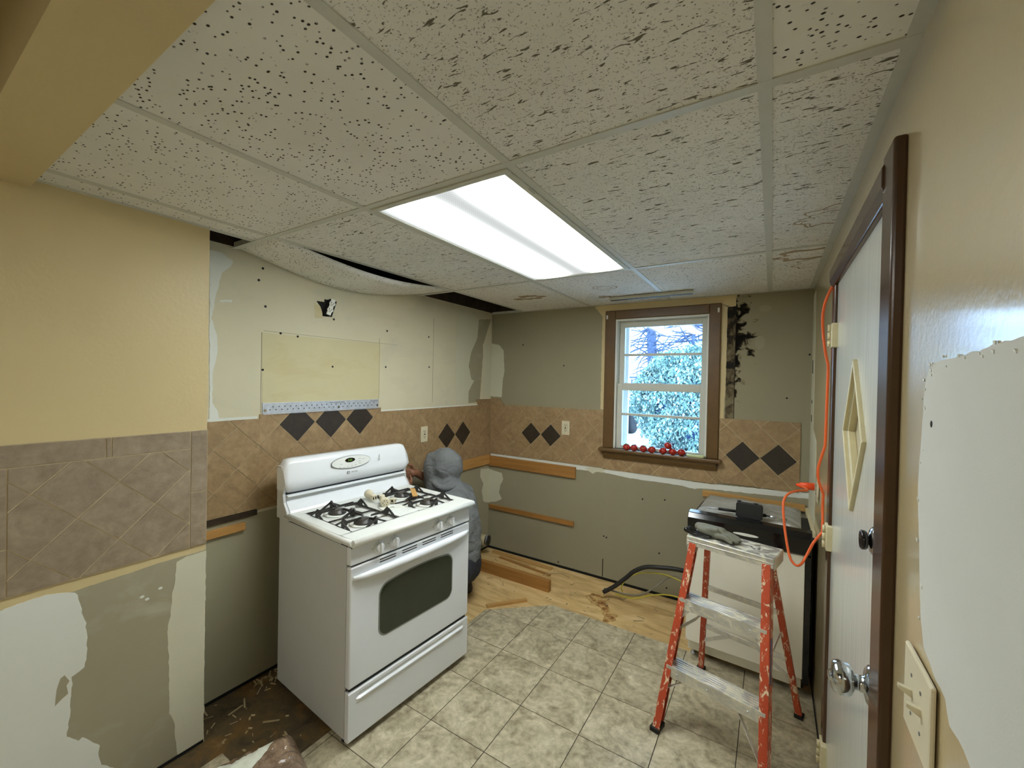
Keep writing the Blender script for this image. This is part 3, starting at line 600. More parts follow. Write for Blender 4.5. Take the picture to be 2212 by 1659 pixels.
# wet, mouldy strip of bare board right of the window
M['mould'] = NT('mouldy_bare_board'); t = M['mould']
nn = t.noise(13, 6, 0.62, None, 0.8); sz = t.n('ShaderNodeSeparateXYZ'); t.l(t.co, sz.inputs[0])
hgt = t.math('MULTIPLY_ADD', sz.outputs[2], 0.42, -0.62); nn2 = t.math('ADD', nn, t.math('MULTIPLY', hgt, 0.8))
t.set(t.ramp(nn2, [(0.42, lin((122, 112, 86))), (0.56, lin((88, 76, 54))), (0.64, lin((30, 24, 16))), (0.78, lin((14, 11, 8)))]), 0.9); M['mould'] = t.m
wb.patch(POLY['bk_slot'], 'y', YB, .0016, 'mould', .001, sign=-1)
mp = [(-.213, 2.03), (-.15, 2.035), (-.155, 1.98), (-.13, 1.965), (-.16, 1.90), (-.112, 1.895), (-.112, 1.862), (-.165, 1.862), (-.185, 1.80), (-.12, 1.745), (-.15, 1.70), (-.165, 1.62), (-.19, 1.585), (-.20, 1.53), (-.213, 1.48)]
wb.box(-.2165, -.2135, YB-.003, YB, 1.318, 2.12, 'dot')
for c, r1, r2 in (((-.05, 2.04), .035, .02), ((-.075, 1.82), .028, .045)):
    ring = ellipse(*c, r1, r2, 22); wb.patch(ring, 'y', YB, .0010, 'drywall_dark', .006, sign=-1)
wb.box(XS, -1.3, YB-.003, YB, H+.012, TOP, 'cavity')
wbO = wb.build('wall_back', kind='structure')
bt = MB(); P = []
D1 = .19
for a in ((XS+.008, -1.112, .872, 1.322), (-1.112, -.299, .866, .985)):
    bt.box(a[0], a[1], YB-.0055, YB+.001, a[2], a[3], 'grout'); P += lattice(-1.760, 1.086, D1, [(-1.76, 1.086), (-1.57, 1.086)], *a, 'wtile')
a = (-.299, .155, .880, 1.314); bt.box(a[0], a[1], YB-.0055, YB+.001, a[2], a[3], 'grout'); P += lattice(-.158, 1.071, .2, [(-.158, 1.071), (.042, 1.071)], *a, 'wtile')
P += [([(XS+.008, 1.322), (-2.05, 1.322), (-2.09, 1.375), (XS+.008, 1.375)], 'wtile')]
tiles(bt, P, 1, YB, YB-.008, .00003)
bt.build('wall_tiles', wbO)

# right wall with the door
DY0, DY1, DZ1 = 1.128, 1.965, 1.935
wr = MB()
for b in ((-2.9, DY0, -.10, TOP), (DY1, YB+.12, -.10, TOP), (DY0, DY1, DZ1, TOP)):
    wr.box(XR, XR+.12, b[0], b[1], b[2], b[3], 'paint_gloss')
dr = [p for p in POLY['rt_drywall']]
dr = [(-1.2, dr[0][1]+.05)] + dr + [(0.60, 0.80), (0.5, 0.0), (-1.2, 0.0)]
wr.patch(dr, 'x', XR, -.0016, 'drywall_r', .003)
wr.prism([(2.72, .02), (YB, .02), (YB, 2.10), (2.98, 2.10), (2.93, 1.30), (2.72, 1.25)], 0, XR, XR-.0010, 'compound_cream')
wr.box(XR-.003, XR, DY1+.1, YB, -.003, .012, 'black')
for y, z in ((0.86, 1.49), (.70, 1.02)): wr.prism(ellipse(y, z, .004, .005, 8), 0, XR, XR-.0022, 'dot')
for z0, z1 in ((1.62, 1.70), (1.33, 1.37), (1.44, 1.46)): wr.prism([(3.05, z0), (3.09, z0), (3.10, z1), (3.06, z1)], 0, XR, XR-.0020, 'cavity')
# small white flecks along the broken edge of the bare patch
for i in range(26):
    p = POLY['rt_drywall'][i % 17]; y = p[0]+random.uniform(-.02, .012); z = p[1]+random.uniform(-.02, .004); s_ = random.uniform(.002, .006)
    wr.prism([(y, z), (y+s_, z+s_*.3), (y+s_*1.3, z+s_), (y+.1*s_, z+s_*.8)], 0, XR-.001, XR-.0026, 'compound')
wr.build('wall_right', kind='structure')
# the rest of the room behind the camera
wf = MB(); wf.box(-2.6, 0.5, -3.02, -2.9, -.10, TOP, 'paint'); wf.build('wall_front', kind='structure')

# ---------------------------------------------------------------- ceiling: deck, header, grid, panels
ce = MB()
ce.box(-2.6, 0.5, 0.17, 3.4, TOP, TOP+.06, 'cavity')
for x in (-2.10, -1.70, -1.30): ce.box(x, x+.04, 0.3, 3.14, TOP-.12, TOP, 'cavity')
ce.build('ceiling', kind='structure')
hd = MB(); hd.box(-2.3, XR, 0.163, 0.296, 2.117, TOP, 'paint'); hd.build('trim_1', kind='structure')
c2 = MB(); c2.box(-2.6, 0.5, -3.0, 0.165, 2.36, TOP, 'dark_boards'); c2.build('ceiling_near', kind='structure').name = 'ceiling_next_room'
ceO = bpy.data.objects['ceiling']
g = MB()
W2 = .0125
def tee_y(x, y0, y1, w2=W2): g.box(x-w2, x+w2, y0, y1, H-.001, H+.002, 'grid'); g.box(x-.001, x+.001, y0, y1, H, H+.03, 'grid')
def tee_x(y, x0, x1, w2=W2): g.box(x0, x1, y-w2, y+w2, H-.0013, H+.0017, 'grid'); g.box(x0, x1, y-.001, y+.001, H, H+.03, 'grid')
cols = [GX-2*F2, GX-F2, GX, GX+F2]; rows = [GY, GY+2*F2]
for x in cols: tee_y(x, 0.29, YB if x > -1.3 else (2.9 if x > -1.5 else YB))
for y in rows: tee_x(y, -2.19, XR)
g.box(XR-.024, XR, .29, YB, H-.0008, H+.002, 'grid'); g.box(XR-.002, XR, .29, YB, H, H+.025, 'grid')
g.box(XL-.01, XL+.022, .29, 0.95, H-.0008, H+.002, 'grid'); g.box(XS, XR, YB-.004, YB, H-.001, H+.02, 'grid'); g.box(-1.85, XR, YB-.02, YB, H-.0008, H+.001, 'grid')
g.build('ceiling_grid', ceO)
def panel(x0, x1, y0, y1, m, name='ceiling_panel'):
    p = MB(); e = .004; p.box(x0+e, x1-e, y0+e, y1-e, H+.002, H+.016, m); return p.build(name, ceO)
e = 0.0
panel(XL-.02, cols[0], .29, GY, 'ceil_p'); panel(cols[0], cols[1], .29, GY, 'ceil_p'); panel(cols[1], cols[2], .29, GY, 'ceil_p'); panel(cols[2], cols[3], .29, GY, 'ceil_f'); panel(cols[3], XR, .29, GY, 'ceil_p')
panel(cols[0], cols[1], GY, rows[1], 'ceil_f'); panel(cols[2], cols[3], GY, rows[1], 'ceil_f'); panel(cols[3], XR, GY, rows[1], 'ceil_f')
panel(cols[0], cols[1], rows[1], YB, 'ceil_p2' if 'ceil_p2' in M else 'ceil_p'); panel(cols[1], cols[2], rows[1], YB, 'ceil_p'); panel(cols[2], cols[3], rows[1], YB, 'ceil_p'); panel(cols[3], XR, rows[1], YB, 'ceil_p')
# brown rings left by leaks
st = MB()
def ringp(cx, cy, a, b, wd, jag, arc=(0, 1)):
    n = 40; o_, i_ = [], []
    for k in range(int(n*arc[0]), int(n*arc[1])+1):
        t_ = 2*math.pi*k/n; q = 1+jag*noise.noise(Vector((math.cos(t_)*2, math.sin(t_)*2, cx*7)))
        o_.append(Vector((cx+a*q*math.cos(t_), cy+b*q*math.sin(t_), H+.0017))); i_.append(Vector((cx+(a-wd)*q*math.cos(t_), cy+(b-wd)*q*math.sin(t_), H+.0017)))
    for k in range(len(o_)-1): st.face([o_[k], o_[k+1], i_[k+1], i_[k]], 'waterstain')
ringp(.17, 1.83, .10, .10, .008, .5, (.2, .8)); ringp(.16, 1.85, .07, .07, .005, .6, (.2, .8)); ringp(.12, 2.32, .12, .09, .03, .5); ringp(.16, 2.5, .08, .09, .008, .5, (.25, .75))
ringp(-.93, 2.56, .075, .06, .007, .4); ringp(-.93, 2.56, .045, .03, .005, .5); ringp(-1.50, 2.62, .11, .07, .05, .6); ringp(-1.02, 2.83, .05, .035, .035, .5)
st.build('water_stains', ceO)
# sagging panel over the hood spot: it has dropped off the grid in the middle
sg = MB(); n = 24; x0, x1 = -2.185, cols[0]+.006
def sag(u, v): # u along x 0 wall..1 grid, v along y
    b = math.sin(math.pi*min(1, max(0, v)))**1.1
    return H+.0035 - (0.085*(1-u)+0.052*u)*b
rs = []
for i in range(n+1):
    v_ = i/n; y = GY+.012 + (2*F2-.024)*v_; up, dn = [], []
    for j in range(7):
        u_ = j/6; x = x0+(x1-.018-x0)*u_; z = sag(u_, v_); dn.append((x, y, z)); up.append((x, y, z+.014))
    rs.append(dn+up[::-1])
sg.rings(rs, 'ceil_p'); 
sg.build('ceiling_panel', label='sagging white ceiling panel bowed down out of the grid above the stove wall', cat='ceiling tile')
# recessed fluorescent fixture
lf = thing('fluorescent_ceiling_light', (GX-F2/2, GY+F2, H), 'lit rectangular fluorescent ceiling fixture with a ribbed lens', 'ceiling light')
f = MB(); a, b = F2/2-.0135, F2-.0135
for q in ((-a, a, -b, -b+.022), (-a, a, b-.022, b), (-a, -a+.022, -b+.022, b-.022), (a-.022, a, -b+.022, b-.022)): f.box(*q, -.006, .006, 'metal_white')
f.build('door_frame', lf, bevel=.002)
f = MB(); f.box(-a+.02, a-.02, -b+.02, b-.02, .0, .004, 'lens'); f.build('lens', lf)
f = MB(); f.box(-a, a, -b, b, .10, .104, 'metal_white')
for q in ((-a, a, -b, -b+.003), (-a, a, b-.003, b), (-a, -a+.003, -b, b), (a-.003, a, -b, b)): f.box(*q, .006, .10, 'metal_white')
f.build('housing', lf)
f = MB()
for y in (-.45, .45): f.box(a-.012, a-.002, y-.02, y+.02, -.010, -.006, 'metal_white')
f.build_each('latch', lf)
# shallow metal channel on the ceiling over the window
f = MB(); f.box(-.99, -.44, 2.845, 2.885, H-.022, H-.002, 'metal_white'); f.box(-.985, -.445, 2.85, 2.88, H-.024, H-.022, 'gap')
f.build('metal_channel', label='thin pale metal channel fixed to the ceiling above the window', cat='metal channel', bevel=.002)

# ---------------------------------------------------------------- window
wn = thing('window_1', (0, 0, 0), None, None, kind='structure')
cs = MB(); cx0, cx1, cz0, cz1 = -1.112, -.302, 1.035, 2.094
yf = YB-.020
for q in ((cx0, WX0+.004, cz0, cz1), (WX1-.004, cx1, cz0, cz1), (WX0+.004, WX1-.004, WZ1-.004, cz1)): cs.box(q[0], q[1], yf, YB, q[2], q[3], 'brown_w')
cs.build('casing', wn, bevel=.006)
cs = MB(); cs.box(cx0-.022, cx1+.022, YB-.062, YB+.03, 1.012, 1.036, 'brown_w'); cs.build('sill', wn, bevel=.006)
cs = MB(); cs.prism([(YB-.022, .957), (YB-.036, .985), (YB-.04, 1.012), (YB, 1.012), (YB, .957)], 0, cx0+.006, cx1-.006, 'brown_w'); cs.build('apron', wn, bevel=.003)
cs = MB()
for q in ((WX0, WX0+.016, WZ0, WZ1), (WX1-.016, WX1, WZ0, WZ1), (WX0+.016, WX1-.016, WZ1-.016, WZ1), (WX0+.016, WX1-.016, WZ0, WZ0+.014)): cs.box(q[0], q[1], YB-.004, YB+.19, q[2], q[3], 'white_pl')
cs.build('jamb', wn)
def sash(y, z0, z1, zm, bot, top, name):
    m = MB(); x0, x1 = WX0+.018, WX1-.018; s_ = .038
    for q in ((x0, x0+s_, z0, z1), (x1-s_, x1, z0, z1), (x0+s_, x1-s_, z0, z0+bot), (x0+s_, x1-s_, z1-top, z1)): m.box(q[0], q[1], y, y+.034, q[2], q[3], 'metal_white')
    m.box(x0+s_, x1-s_, y+.006, y+.028, zm-.009, zm+.009, 'metal_white')
    o = m.build(name, wn, bevel=.002)
    g_ = MB(); g_.box(x0+s_-.004, x1-s_+.004, y+.016, y+.019, z0+bot-.004, z1-top+.004, 'glass'); g_.build('pane', o)
sash(YB+.022, 1.036, 1.535, 1.300, .022, .052, 'lower_sash')
sash(YB+.060, 1.500, 2.014, 1.757, .04, .045, 'upper_sash')
m = MB()
for q in ((WX0+.016, WX0+.07, 1.036, 2.014), (WX1-.052, WX1-.016, 1.036, 2.014)): m.box(q[0], q[1], YB+.13, YB+.16, q[2], q[3], 'siding')
m.build('storm_frame', wn)
m = MB(); m.box(-.705, -.690, YB+.012, YB+.030, 1.536, 1.546, 'metal_white'); m.build('sash_lock', wn, bevel=.002)
m = MB()
for x in (-1.095, -.318): m.box(x-.006, x+.006, yf-.006, yf, 2.03, 2.06, 'white_pl')
m.build_each('curtain_bracket', wn)
# tomatoes and a dish on the sill
for i, p in enumerate(POLY['tomato']):
    r = .0275; lower = i != 5
    pos = (p[0], 3.092 if lower else 3.094, 1.036+r*.9) if lower else (p[0], 3.090, 1.036+r*.9+.040)
    if i == 7: pos = (p[0]+.030, 3.112, 1.036+r*.9)
    tz = [(-0.92, 'at the left end of the row'), (0, 'second from the left'), (0, 'third from the left'), (0, 'fourth from the left, beside the gap'), (0, 'at the left of the cluster'), (0, 'resting on top of the cluster'), (0, 'at the front right of the cluster'), (0, 'at the back right, beside the dish')][i][1]
    T_ = MB(); rs = []
    for k in range(11):
        a_ = math.pi*k/10; rs.append([Vector(((1+.035*math.cos(5*b_+i)*math.sin(a_))*r*max(math.sin(a_), .02)*math.cos(b_), (1+.035*math.cos(5*b_+i)*math.sin(a_))*r*max(math.sin(a_), .02)*math.sin(b_), -r*.9*math.cos(a_)*(1-.12*max(0, math.cos(a_-math.pi))**6))) for b_ in [2*math.pi*j/20 for j in range(20)]])
    T_.rings(rs, 'tomato')
    to = T_.build('tomato', label='red tomato on the window sill, '+tz, cat='tomato', group='tomatoes on the window sill', loc=pos, rot=(random.uniform(-.5, .5), random.uniform(-.5, .5), i))
    s_ = MB()
    for k in range(5):
        b_ = 2*math.pi*k/5; s_.face([(0, 0, r*.80), (.4*r*math.cos(b_-.3), .4*r*math.sin(b_-.3), r*.86), (.75*r*math.cos(b_), .75*r*math.sin(b_), r*.72), (.4*r*math.cos(b_+.3), .4*r*math.sin(b_+.3), r*.86)], 'stem')
    s_.build('stem', to)
m = MB(); m.rings([[(-.437+.062*q*a_, 3.094+.026*q*b_, z) for a_, b_ in ellipse(0, 0, 1, 1, 24, 3)] for z, q in ((1.0362, .8), (1.042, .95), (1.052, 1.0), (1.055, .98), (1.052, .9), (1.048, .5), (1.047, .05))], 'soap')
m.build('soap_dish', label='shallow pale green dish at the right end of the window sill', cat='dish')
# outlet covers
def outlet(name, T, label, plate=True):
    o = thing(name, (0, 0, 0), label, 'outlet'); o.matrix_world = T   # local x right, y out of the wall, z up
    m = MB()
    if plate: m.box(-.035, .035, 0, .005, -.0575, .0575, 'cream_pl'); m.build('cover_plate', o, bevel=.002)
    m = MB()
    if plate: m.box(-.0165, .0165, .005, .0085, -.034, .034, 'cream_pl')
    else: m.prism(ellipse(0, .02, .017, .015), 1, .004, .010, 'white_pl'); m.prism(ellipse(0, -.02, .017, .015), 1, .004, .010, 'white_pl'); m.box(-.012, .012, 0, .005, -.05, .05, 'white_pl')
    m.build('receptacle', o, bevel=.001)
    m = MB(); t_ = .0102 if not plate else .0090
    for zc in (.020, -.020):
        m.box(-.008, -.005, t_-.002, t_, zc-.002, zc+.008, 'dot'); m.box(.005, .008, t_-.002, t_, zc-.002, zc+.008, 'dot'); m.prism(ellipse(0, zc-.008, .003, .003, 8), 1, t_-.002, t_, 'dot')
    if plate: m.box(-.007, .007, t_-.002, t_, -.004, .004, 'dot')
    m.build_each('slot', o)
    return o
def frame(loc, out, up=(0, 0, 1)):
    y = Vector(out).normalized(); z = Vector(up); z = (z-y*z.dot(y)).normalized(); x = y.cross(z)
    return Matrix.Translation(loc) @ Matrix((x, y, z)).transposed().to_4x4()
outlet('wall_outlet', frame((-1.432, YB-.008, 1.160), (0, -1, 0)), 'cream outlet on the tiles between the corner and the window')
outlet('wall_outlet', frame((XS+.008, 2.270, 1.128), (1, 0, 0)), 'cream outlet on the tiled wall above the right end of the stove')
outlet('wall_outlet', frame((XR-.002, 2.54, 1.03), (-1, 0, 0)), 'cream outlet on the right wall with the orange cord plugged in')
o = outlet('wall_outlet', frame((XS+.026, 1.474, 1.944), (.9, -.25, .12), (.0, .35, 1)), 'bare white outlet hanging from its hole high above the stove', plate=False)
m = MB(); m.box(-.022, .020, -.03, -.0, -.046, .046, 'black'); m.build('junction_box', o, bevel=.002)

# ---------------------------------------------------------------- door on the right wall
dn = thing('door_1', (0, 0, 0), None, None, kind='structure')
m = MB(); xd = XR-.004
hole = [(1.547, 1.605), (1.347, 1.413), (1.52, 1.208), (1.658, 1.407)]
hole = [(1.505, 1.603), (1.352, 1.407), (1.505, 1.211), (1.658, 1.407)]
o4 = [(DY0+.004, DZ1-.004), (DY0+.004, 1.407), (DY0+.004, .01), (1.505, .01), (DY1-.004, .01), (DY1-.004, 1.407), (DY1-.004, DZ1-.004), (1.505, DZ1-.004)]
hq = {0: hole[0], 1: hole[1], 2: hole[2], 3: hole[3]}
quads = [[(1.505, DZ1-.004), (DY0+.004, DZ1-.004), (DY0+.004, 1.407), hole[1], hole[0]], [(DY0+.004, 1.407), (DY0+.004, .01), (1.505, .01), hole[2], hole[1]], [(1.505, .01), (DY1-.004, .01), (DY1-.004, 1.407), hole[3], hole[2]], [(DY1-.004, 1.407), (DY1-.004, DZ1-.004), (1.505, DZ1-.004), hole[0], hole[3]]]
for q in quads: m.prism(q, 0, xd, xd+.040, 'doorp')
m.build('door_panel', dn)
m = MB()
for i in range(4):
    a_, b_ = Vector(hole[i]), Vector(hole[(i+1) % 4]); c_ = Vector((1.505, 1.407)); oa, ob = c_+(a_-c_)*1.10, c_+(b_-c_)*1.10
    m.prism([tuple(a_), tuple(b_), tuple(ob), tuple(oa)], 0, xd-.010, xd+.002, 'cream')
    ia, ib = c_+(a_-c_)*.93, c_+(b_-c_)*.93
    m.prism([tuple(a_), tuple(b_), tuple(ib), tuple(ia)], 0, xd+.002, xd+.020, 'cream')
m.build('diamond_moulding', dn, bevel=.002)
m = MB(); m.prism(hole, 0, xd+.020, xd+.024, 'obscure'); m.build('diamond_light', dn)
m = MB(); xc = XR-.020
m.box(xc, XR+.002, 1.046, DY0+.010, 0, 2.020, 'brown'); m.build('near_casing', dn, bevel=.006, seg=3)
m = MB(); m.prism([(XR+.002, DZ1-.008), (XR-.016, DZ1-.006), (XR-.024, DZ1+.02), (XR-.024, DZ1+.060), (XR-.014, DZ1+.080), (XR+.002, DZ1+.082)], 1, 1.125, 2.045, 'brown'); m.build('head_casing', dn, bevel=.003)
m = MB(); m.box(xc+.006, XR+.002, DY1-.002, DY1+.072, 0, DZ1-.006, 'brown'); m.build('far_casing', dn, bevel=.005, seg=3)
m = MB(); m.box(XR+.036, XR+.10, DY0, DY0+.004, 0, DZ1, 'brown'); m.box(XR+.036, XR+.10, DY1-.004, DY1, 0, DZ1, 'brown'); m.box(XR+.045, XR+.12, DY0, DY1, 0, DZ1, 'black'); m.build('stop', dn)
for z in (1.735, .975, .15):
    m = MB(); m.box(XR-.022, XR-.003, DY1-.030, DY1+.036, z-.045, z+.045, 'cream')
    hg = m.build('hinge', dn, bevel=.002)
    m = MB()
    for k in range(3): m.lathe([(0, .006), (.026, .006)], (XR-.026, DY1+.004, z-.042+k*.029), (0, 0, 1), 'cream', 12)
    m.build('knuckle', hg)
m = MB(); k_ = (xd, 1.20, .882); m.lathe([(q*1.12, r*1.32) for q, r in [(0, .032), (.004, .032), (.009, .026), (.012, .013), (.028, .012), (.030, .020), (.036, .026), (.052, .027), (.060, .0245), (.064, .020), (.0645, .010), (.068, .009), (.070, .004)]], k_, (-1, 0, 0), 'chrome', 32); m.build('door_knob', dn)
m = MB(); k_ = (xd, 1.195, 1.205); m.lathe([(0, .031), (.006, .031), (.011, .024), (.013, .010), (.018, .010)], k_, (-1, 0, 0), 'chrome', 32); db = m.build('deadbolt', dn)
m = MB(); m.lathe([(0.016, .018), (.019, .021), (.026, .021), (.028, .018)], k_, (-1, 0, 0), 'black_gloss', 28); m.build('thumb_turn', db)
# light switch
sw = thing('light_switch', (XR-.0020, .865, 1.062), 'cream double light switch plate on the right wall near the door casing', 'light switch')
m = MB(); m.prism(rect(-.066, .066, -.0655, .0655), 0, 0, -.007, 'cream_pl'); m.build('cover_plate', sw, bevel=.004)
for y in (.023, -.023):
    m = MB(); m.prism([(-.0, -.004), (-.016, .006), (-.016, .011), (0, .008)], 1, y-.0045, y+.0045, 'cream_pl'); 
    o = m.build('toggle', sw); o.location = (-.007, 0, 0)
m = MB()
for y in (.023, -.023):
    for z in (.03, -.03): m.prism(ellipse(y, z, .0028, .0028, 10), 0, -.0065, -.0080, 'print')
m.build_each('screw', sw)

# ---------------------------------------------------------------- cord plugged in by the door
pts = smooth_path(POLY['cord'][:-1]+[(XR-.075, 2.54, 1.045)], 4)
pts = [Vector((min(p.x, XR-.012), p.y, p.z)) for p in pts]
cd = MB(); cd.tube(pts, .0052, 'cord', 10)
cdO = cd.build('extension_cord', label='orange extension cord looping from the door top to the outlet by the dishwasher', cat='cord')
m = MB(); e_ = Vector((XR-.075, 2.54, 1.045)); m.rings([[Vector((XR-.075+h, 2.54+a_*s1, 1.045+b_*s1)) for a_, b_ in ellipse(0, 0, 1, 1, 16, 3)] for h, s1 in ((-.018, .006), (-.004, .009), (0, .014), (.03, .017), (.058, .018), (.0585, .012))], 'plug')
m.build('plug', cdO)

# ---------------------------------------------------------------- gas range
RW = .725
st = thing('gas_range', (-1.446, 1.090, 0), 'white freestanding gas range with black grates, pulled out from the tiled wall', 'stove', rz=-.0686)
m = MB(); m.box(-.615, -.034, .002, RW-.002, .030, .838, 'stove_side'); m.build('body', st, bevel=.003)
m = MB(); m.box(-.034, -.012, .010, RW-.010, .045, .840, 'gap'); m.box(-.60, -.003, .004, RW-.004, .836, .852, 'gap'); m.build('seam_shade_fill', st)  # dark filler in place of the shade in the seams between panels
for x, y in ((-.06, .03), (-.06, RW-.03), (-.58, .03), (-.58, RW-.03)):
    m = MB(); m.lathe([(0, .016), (.006, .018), (.010, .010), (.032, .010)], (x, y, 0), (0, 0, 1), 'gap', 14); m.build('foot', st)
# drawer with its pull groove
m = MB(); prof = [(-.026, .030), (-.003, .030), (0, .036), (0, .182), (.006, .190), (.007, .197), (-.004, .203), (-.0045, .212), (0, .219), (0, .231), (-.004, .236), (-.026, .236)]
def drw(y, k):
    return [Vector((x if not (.181 < z < .22) else x*k, y, z)) for x, z in prof]
m.rings([drw(0.0, 0), drw(.035, 0), drw(.050, 1), drw(.678, 1), drw(.692, 0), drw(RW, 0)], 'stove', sm=False)
m.build('drawer', st, bevel=.0015)
# oven door
dO = MB(); dO.box(-.030, 0, 0, RW, .252, .757, 'stove'); dO = dO.build('oven_door', st, bevel=.007, seg=3)
def rr(y0, y1, z0, z1, r, arch=0, n=7):
    out = []
    for cy, cz, a0 in ((y1-r, z1-r, 0), (y0+r, z1-r, 90), (y0+r, z0+r, 180), (y1-r, z0+r, 270)):
        for k in range(n):
            a_ = R(a0+90*k/(n-1)); out.append((cy+r*math.cos(a_), cz+r*math.sin(a_)))
    if arch:
        out = out[:n] + [(y1-r-(y1-y0-2*r)*k/9, z1) for k in range(1, 9)] + out[n:]
        out = [(y, z + (arch*(1-((y-(y0+y1)/2)/((y1-y0)/2))**2) if z > (z0+z1)/2+.02 else 0)) for y, z in out]
    return out
m = MB(); m.prism(rr(.140, .598, .398, .632, .045, .018), 0, -.001, .0010, 'oven_dots'); m.build('window_border', dO)
m = MB(); m.prism(rr(.147, .591, .405, .625, .040, .018), 0, -.001, .0022, 'oven_glass'); m.build('window_glass', dO)
m = MB(); hs = []
for k in range(25):
    y = .012+(RW-.024)*k/24; s_ = math.sin(math.pi*k/24)**.45 if 0 < k < 24 else .02
    xo = .004+.026*s_; hh = .008+.010*s_; zc = .711
    hs.append([Vector((xo*.5+(xo*.5+.004)*a_, y, zc-.004*s_+hh*b_)) for a_, b_ in ellipse(0, 0, 1, 1, 14, 2.4)])
m.rings(hs, 'stove'); m.build('door_handle', dO)
m = MB()
for y in (.142, .264, .386, .508):
    for z in (.736, .747): m.prism(rr(y, y+.088, z-.0022, z+.0022, .002), 0, -.001, .0007, 'gap')
m.build_each('vent', dO)
# control panel and knobs
m = MB(); m.prism([(-.030, .765), (0, .765), (-.004, .839), (-.030, .839)], 1, 0, RW, 'stove'); cp = m.build('control_panel', st, bevel=.004)
for y in (.137, .219, .488, .574):
    zc = .805; o = thing('knob', (-.002, y, zc), None, None); o.parent = st
    bpy.data.objects.remove(o)
    m = MB(); m.lathe([(0, .027), (.003, .027), (.006, .021), (.018, .019), (.020, .016), (.0205, .004)], (-.003, y, zc), (1, 0, .06), 'stove', 28)
    m.prism(rr(y-.0065, y+.0065, zc-.022, zc+.022, .006), 0, .010, .027, 'stove')
    kn = m.build('knob', st, bevel=.0015)
    m = MB(); m.prism(rect(y-.0012, y+.0012, zc+.029, zc+.033), 0, -.006, -.0015, 'dot'); m.prism(rect(y-.034, y-.031, zc-.002, zc+.001), 0, -.006, -.0010, 'dot'); m.build_each('mark', kn)
m = MB()
for k in range(9): m.prism(rect(.600+k*.006, .6035+k*.006, .834, .8365), 0, -.009, -.0038, 'print_l')
m.build('print', cp)
# cooktop: rim around two wells
ZT = .880
m = MB(); X0, X1 = -.545, .022
wl_ = [(-.455, -.066, .047, .302), (-.455, -.066, .420, .675)]
m.box(X0, -.455, -.004, RW+.004, .846, ZT, 'stove_top'); m.box(-.066, X1, -.004, RW+.004, .846, ZT, 'stove_top')
m.box(-.455, -.066, -.004, .047, .846, ZT, 'stove_top'); m.box(-.455, -.066, .675, RW+.004, .846, ZT, 'stove_top'); m.box(-.455, -.066, .302, .420, .846, ZT, 'stove_top')
m.box(-.455, -.066, .047, .675, .846, .868, 'stove_top')
bmesh.ops.remove_doubles(m.b, verts=m.b.verts[:], dist=.0001)
ct = m.build('cooktop', st, bevel=.0025)
m = MB(); m.tube([(X1-.001, -.004, .8655), (X1-.001, RW+.004, .8655)], .0140, 'stove_top', 14); m.tube([(X0+.01, -.003, .866), (X1-.004, -.003, .866)], .013, 'stove_top', 12); m.tube([(X0+.01, RW+.003, .866), (X1-.004, RW+.003, .866)], .013, 'stove_top', 12)
m.build('rolled_edge', ct)
bpos = []
for y in (.160, .555):
    for x in (-.150, -.365): bpos.append((x, y))
for x, y in bpos:
    m = MB(); m.lathe([(.868, .062), (.870, .064), (.873, .056), (.872, .040)], (x, y, 0), (0, 0, 1), 'stove_top', 30)
    bo = m.build('burner', st)
    m = MB(); m.lathe([(.870, .042), (.878, .042), (.882, .033), (.890, .031), (.893, .027), (.894, .010)], (x, y, 0), (0, 0, 1), 'burner', 28); m.build('burner_cap', bo)
for gi, (gy0, gy1) in enumerate(((.050, .299), (.423, .672))):
    m = MB(); r = .0042; zt = .876
    fx = (-.452, -.2575, -.069)
    for x in (fx[0], fx[2]): m.tube([(x, gy0, zt), (x, gy1, zt)], r, 'iron', 8)
    for y in (gy0, gy1): m.tube([(fx[0], y, zt), (fx[2], y, zt)], r, 'iron', 8)
    m.tube([(fx[1], gy0, zt+.002), (fx[1], gy1, zt+.002)], r, 'iron', 8)
    cy = (gy0+gy1)/2
    for cxx, xa, xb in ((-.365, fx[0], fx[1]), (-.150, fx[1], fx[2])):
        for (ox, oy) in ((xa, cy), (xb, cy), (cxx, gy0), (cxx, gy1)):
            d = Vector((cxx-ox, cy-oy, 0)); L = d.length; d.normalize(); s_ = d.cross(Vector((0, 0, 1)))*.0036
            pr = [(0, zt-.003), (-.001, .905), (.008, .916), (.026, .902), (L-.030, .900), (L-.024, .893), (.030, .890), (.016, zt)]
            A = [Vector((ox, oy, 0))+d*a_+Vector((0, 0, b_)) for a_, b_ in pr]
            V1 = [m.b.verts.new(q+s_) for q in A]; V2 = [m.b.verts.new(q-s_) for q in A]; k = m.mi('iron')
            fs = [m.b.faces.new(V1), m.b.faces.new(V2[::-1])]+[m.b.faces.new((V1[i], V2[i], V2[(i+1) % 8], V1[(i+1) % 8])) for i in range(8)]
            for f_ in fs: f_.material_index = k
            # bow-tie struts running along the rim up to the finger
            for sg_ in (-1, 1):
                t_ = Vector((-d.y, d.x, 0))*sg_
                q0 = Vector((ox, oy, .903)); q1 = q0+t_*.052+Vector((0, 0, -.026))+d*.004
                m.bar(q0, q1, .006, .008, d, 'iron')
    m.build('burner_grate', st)
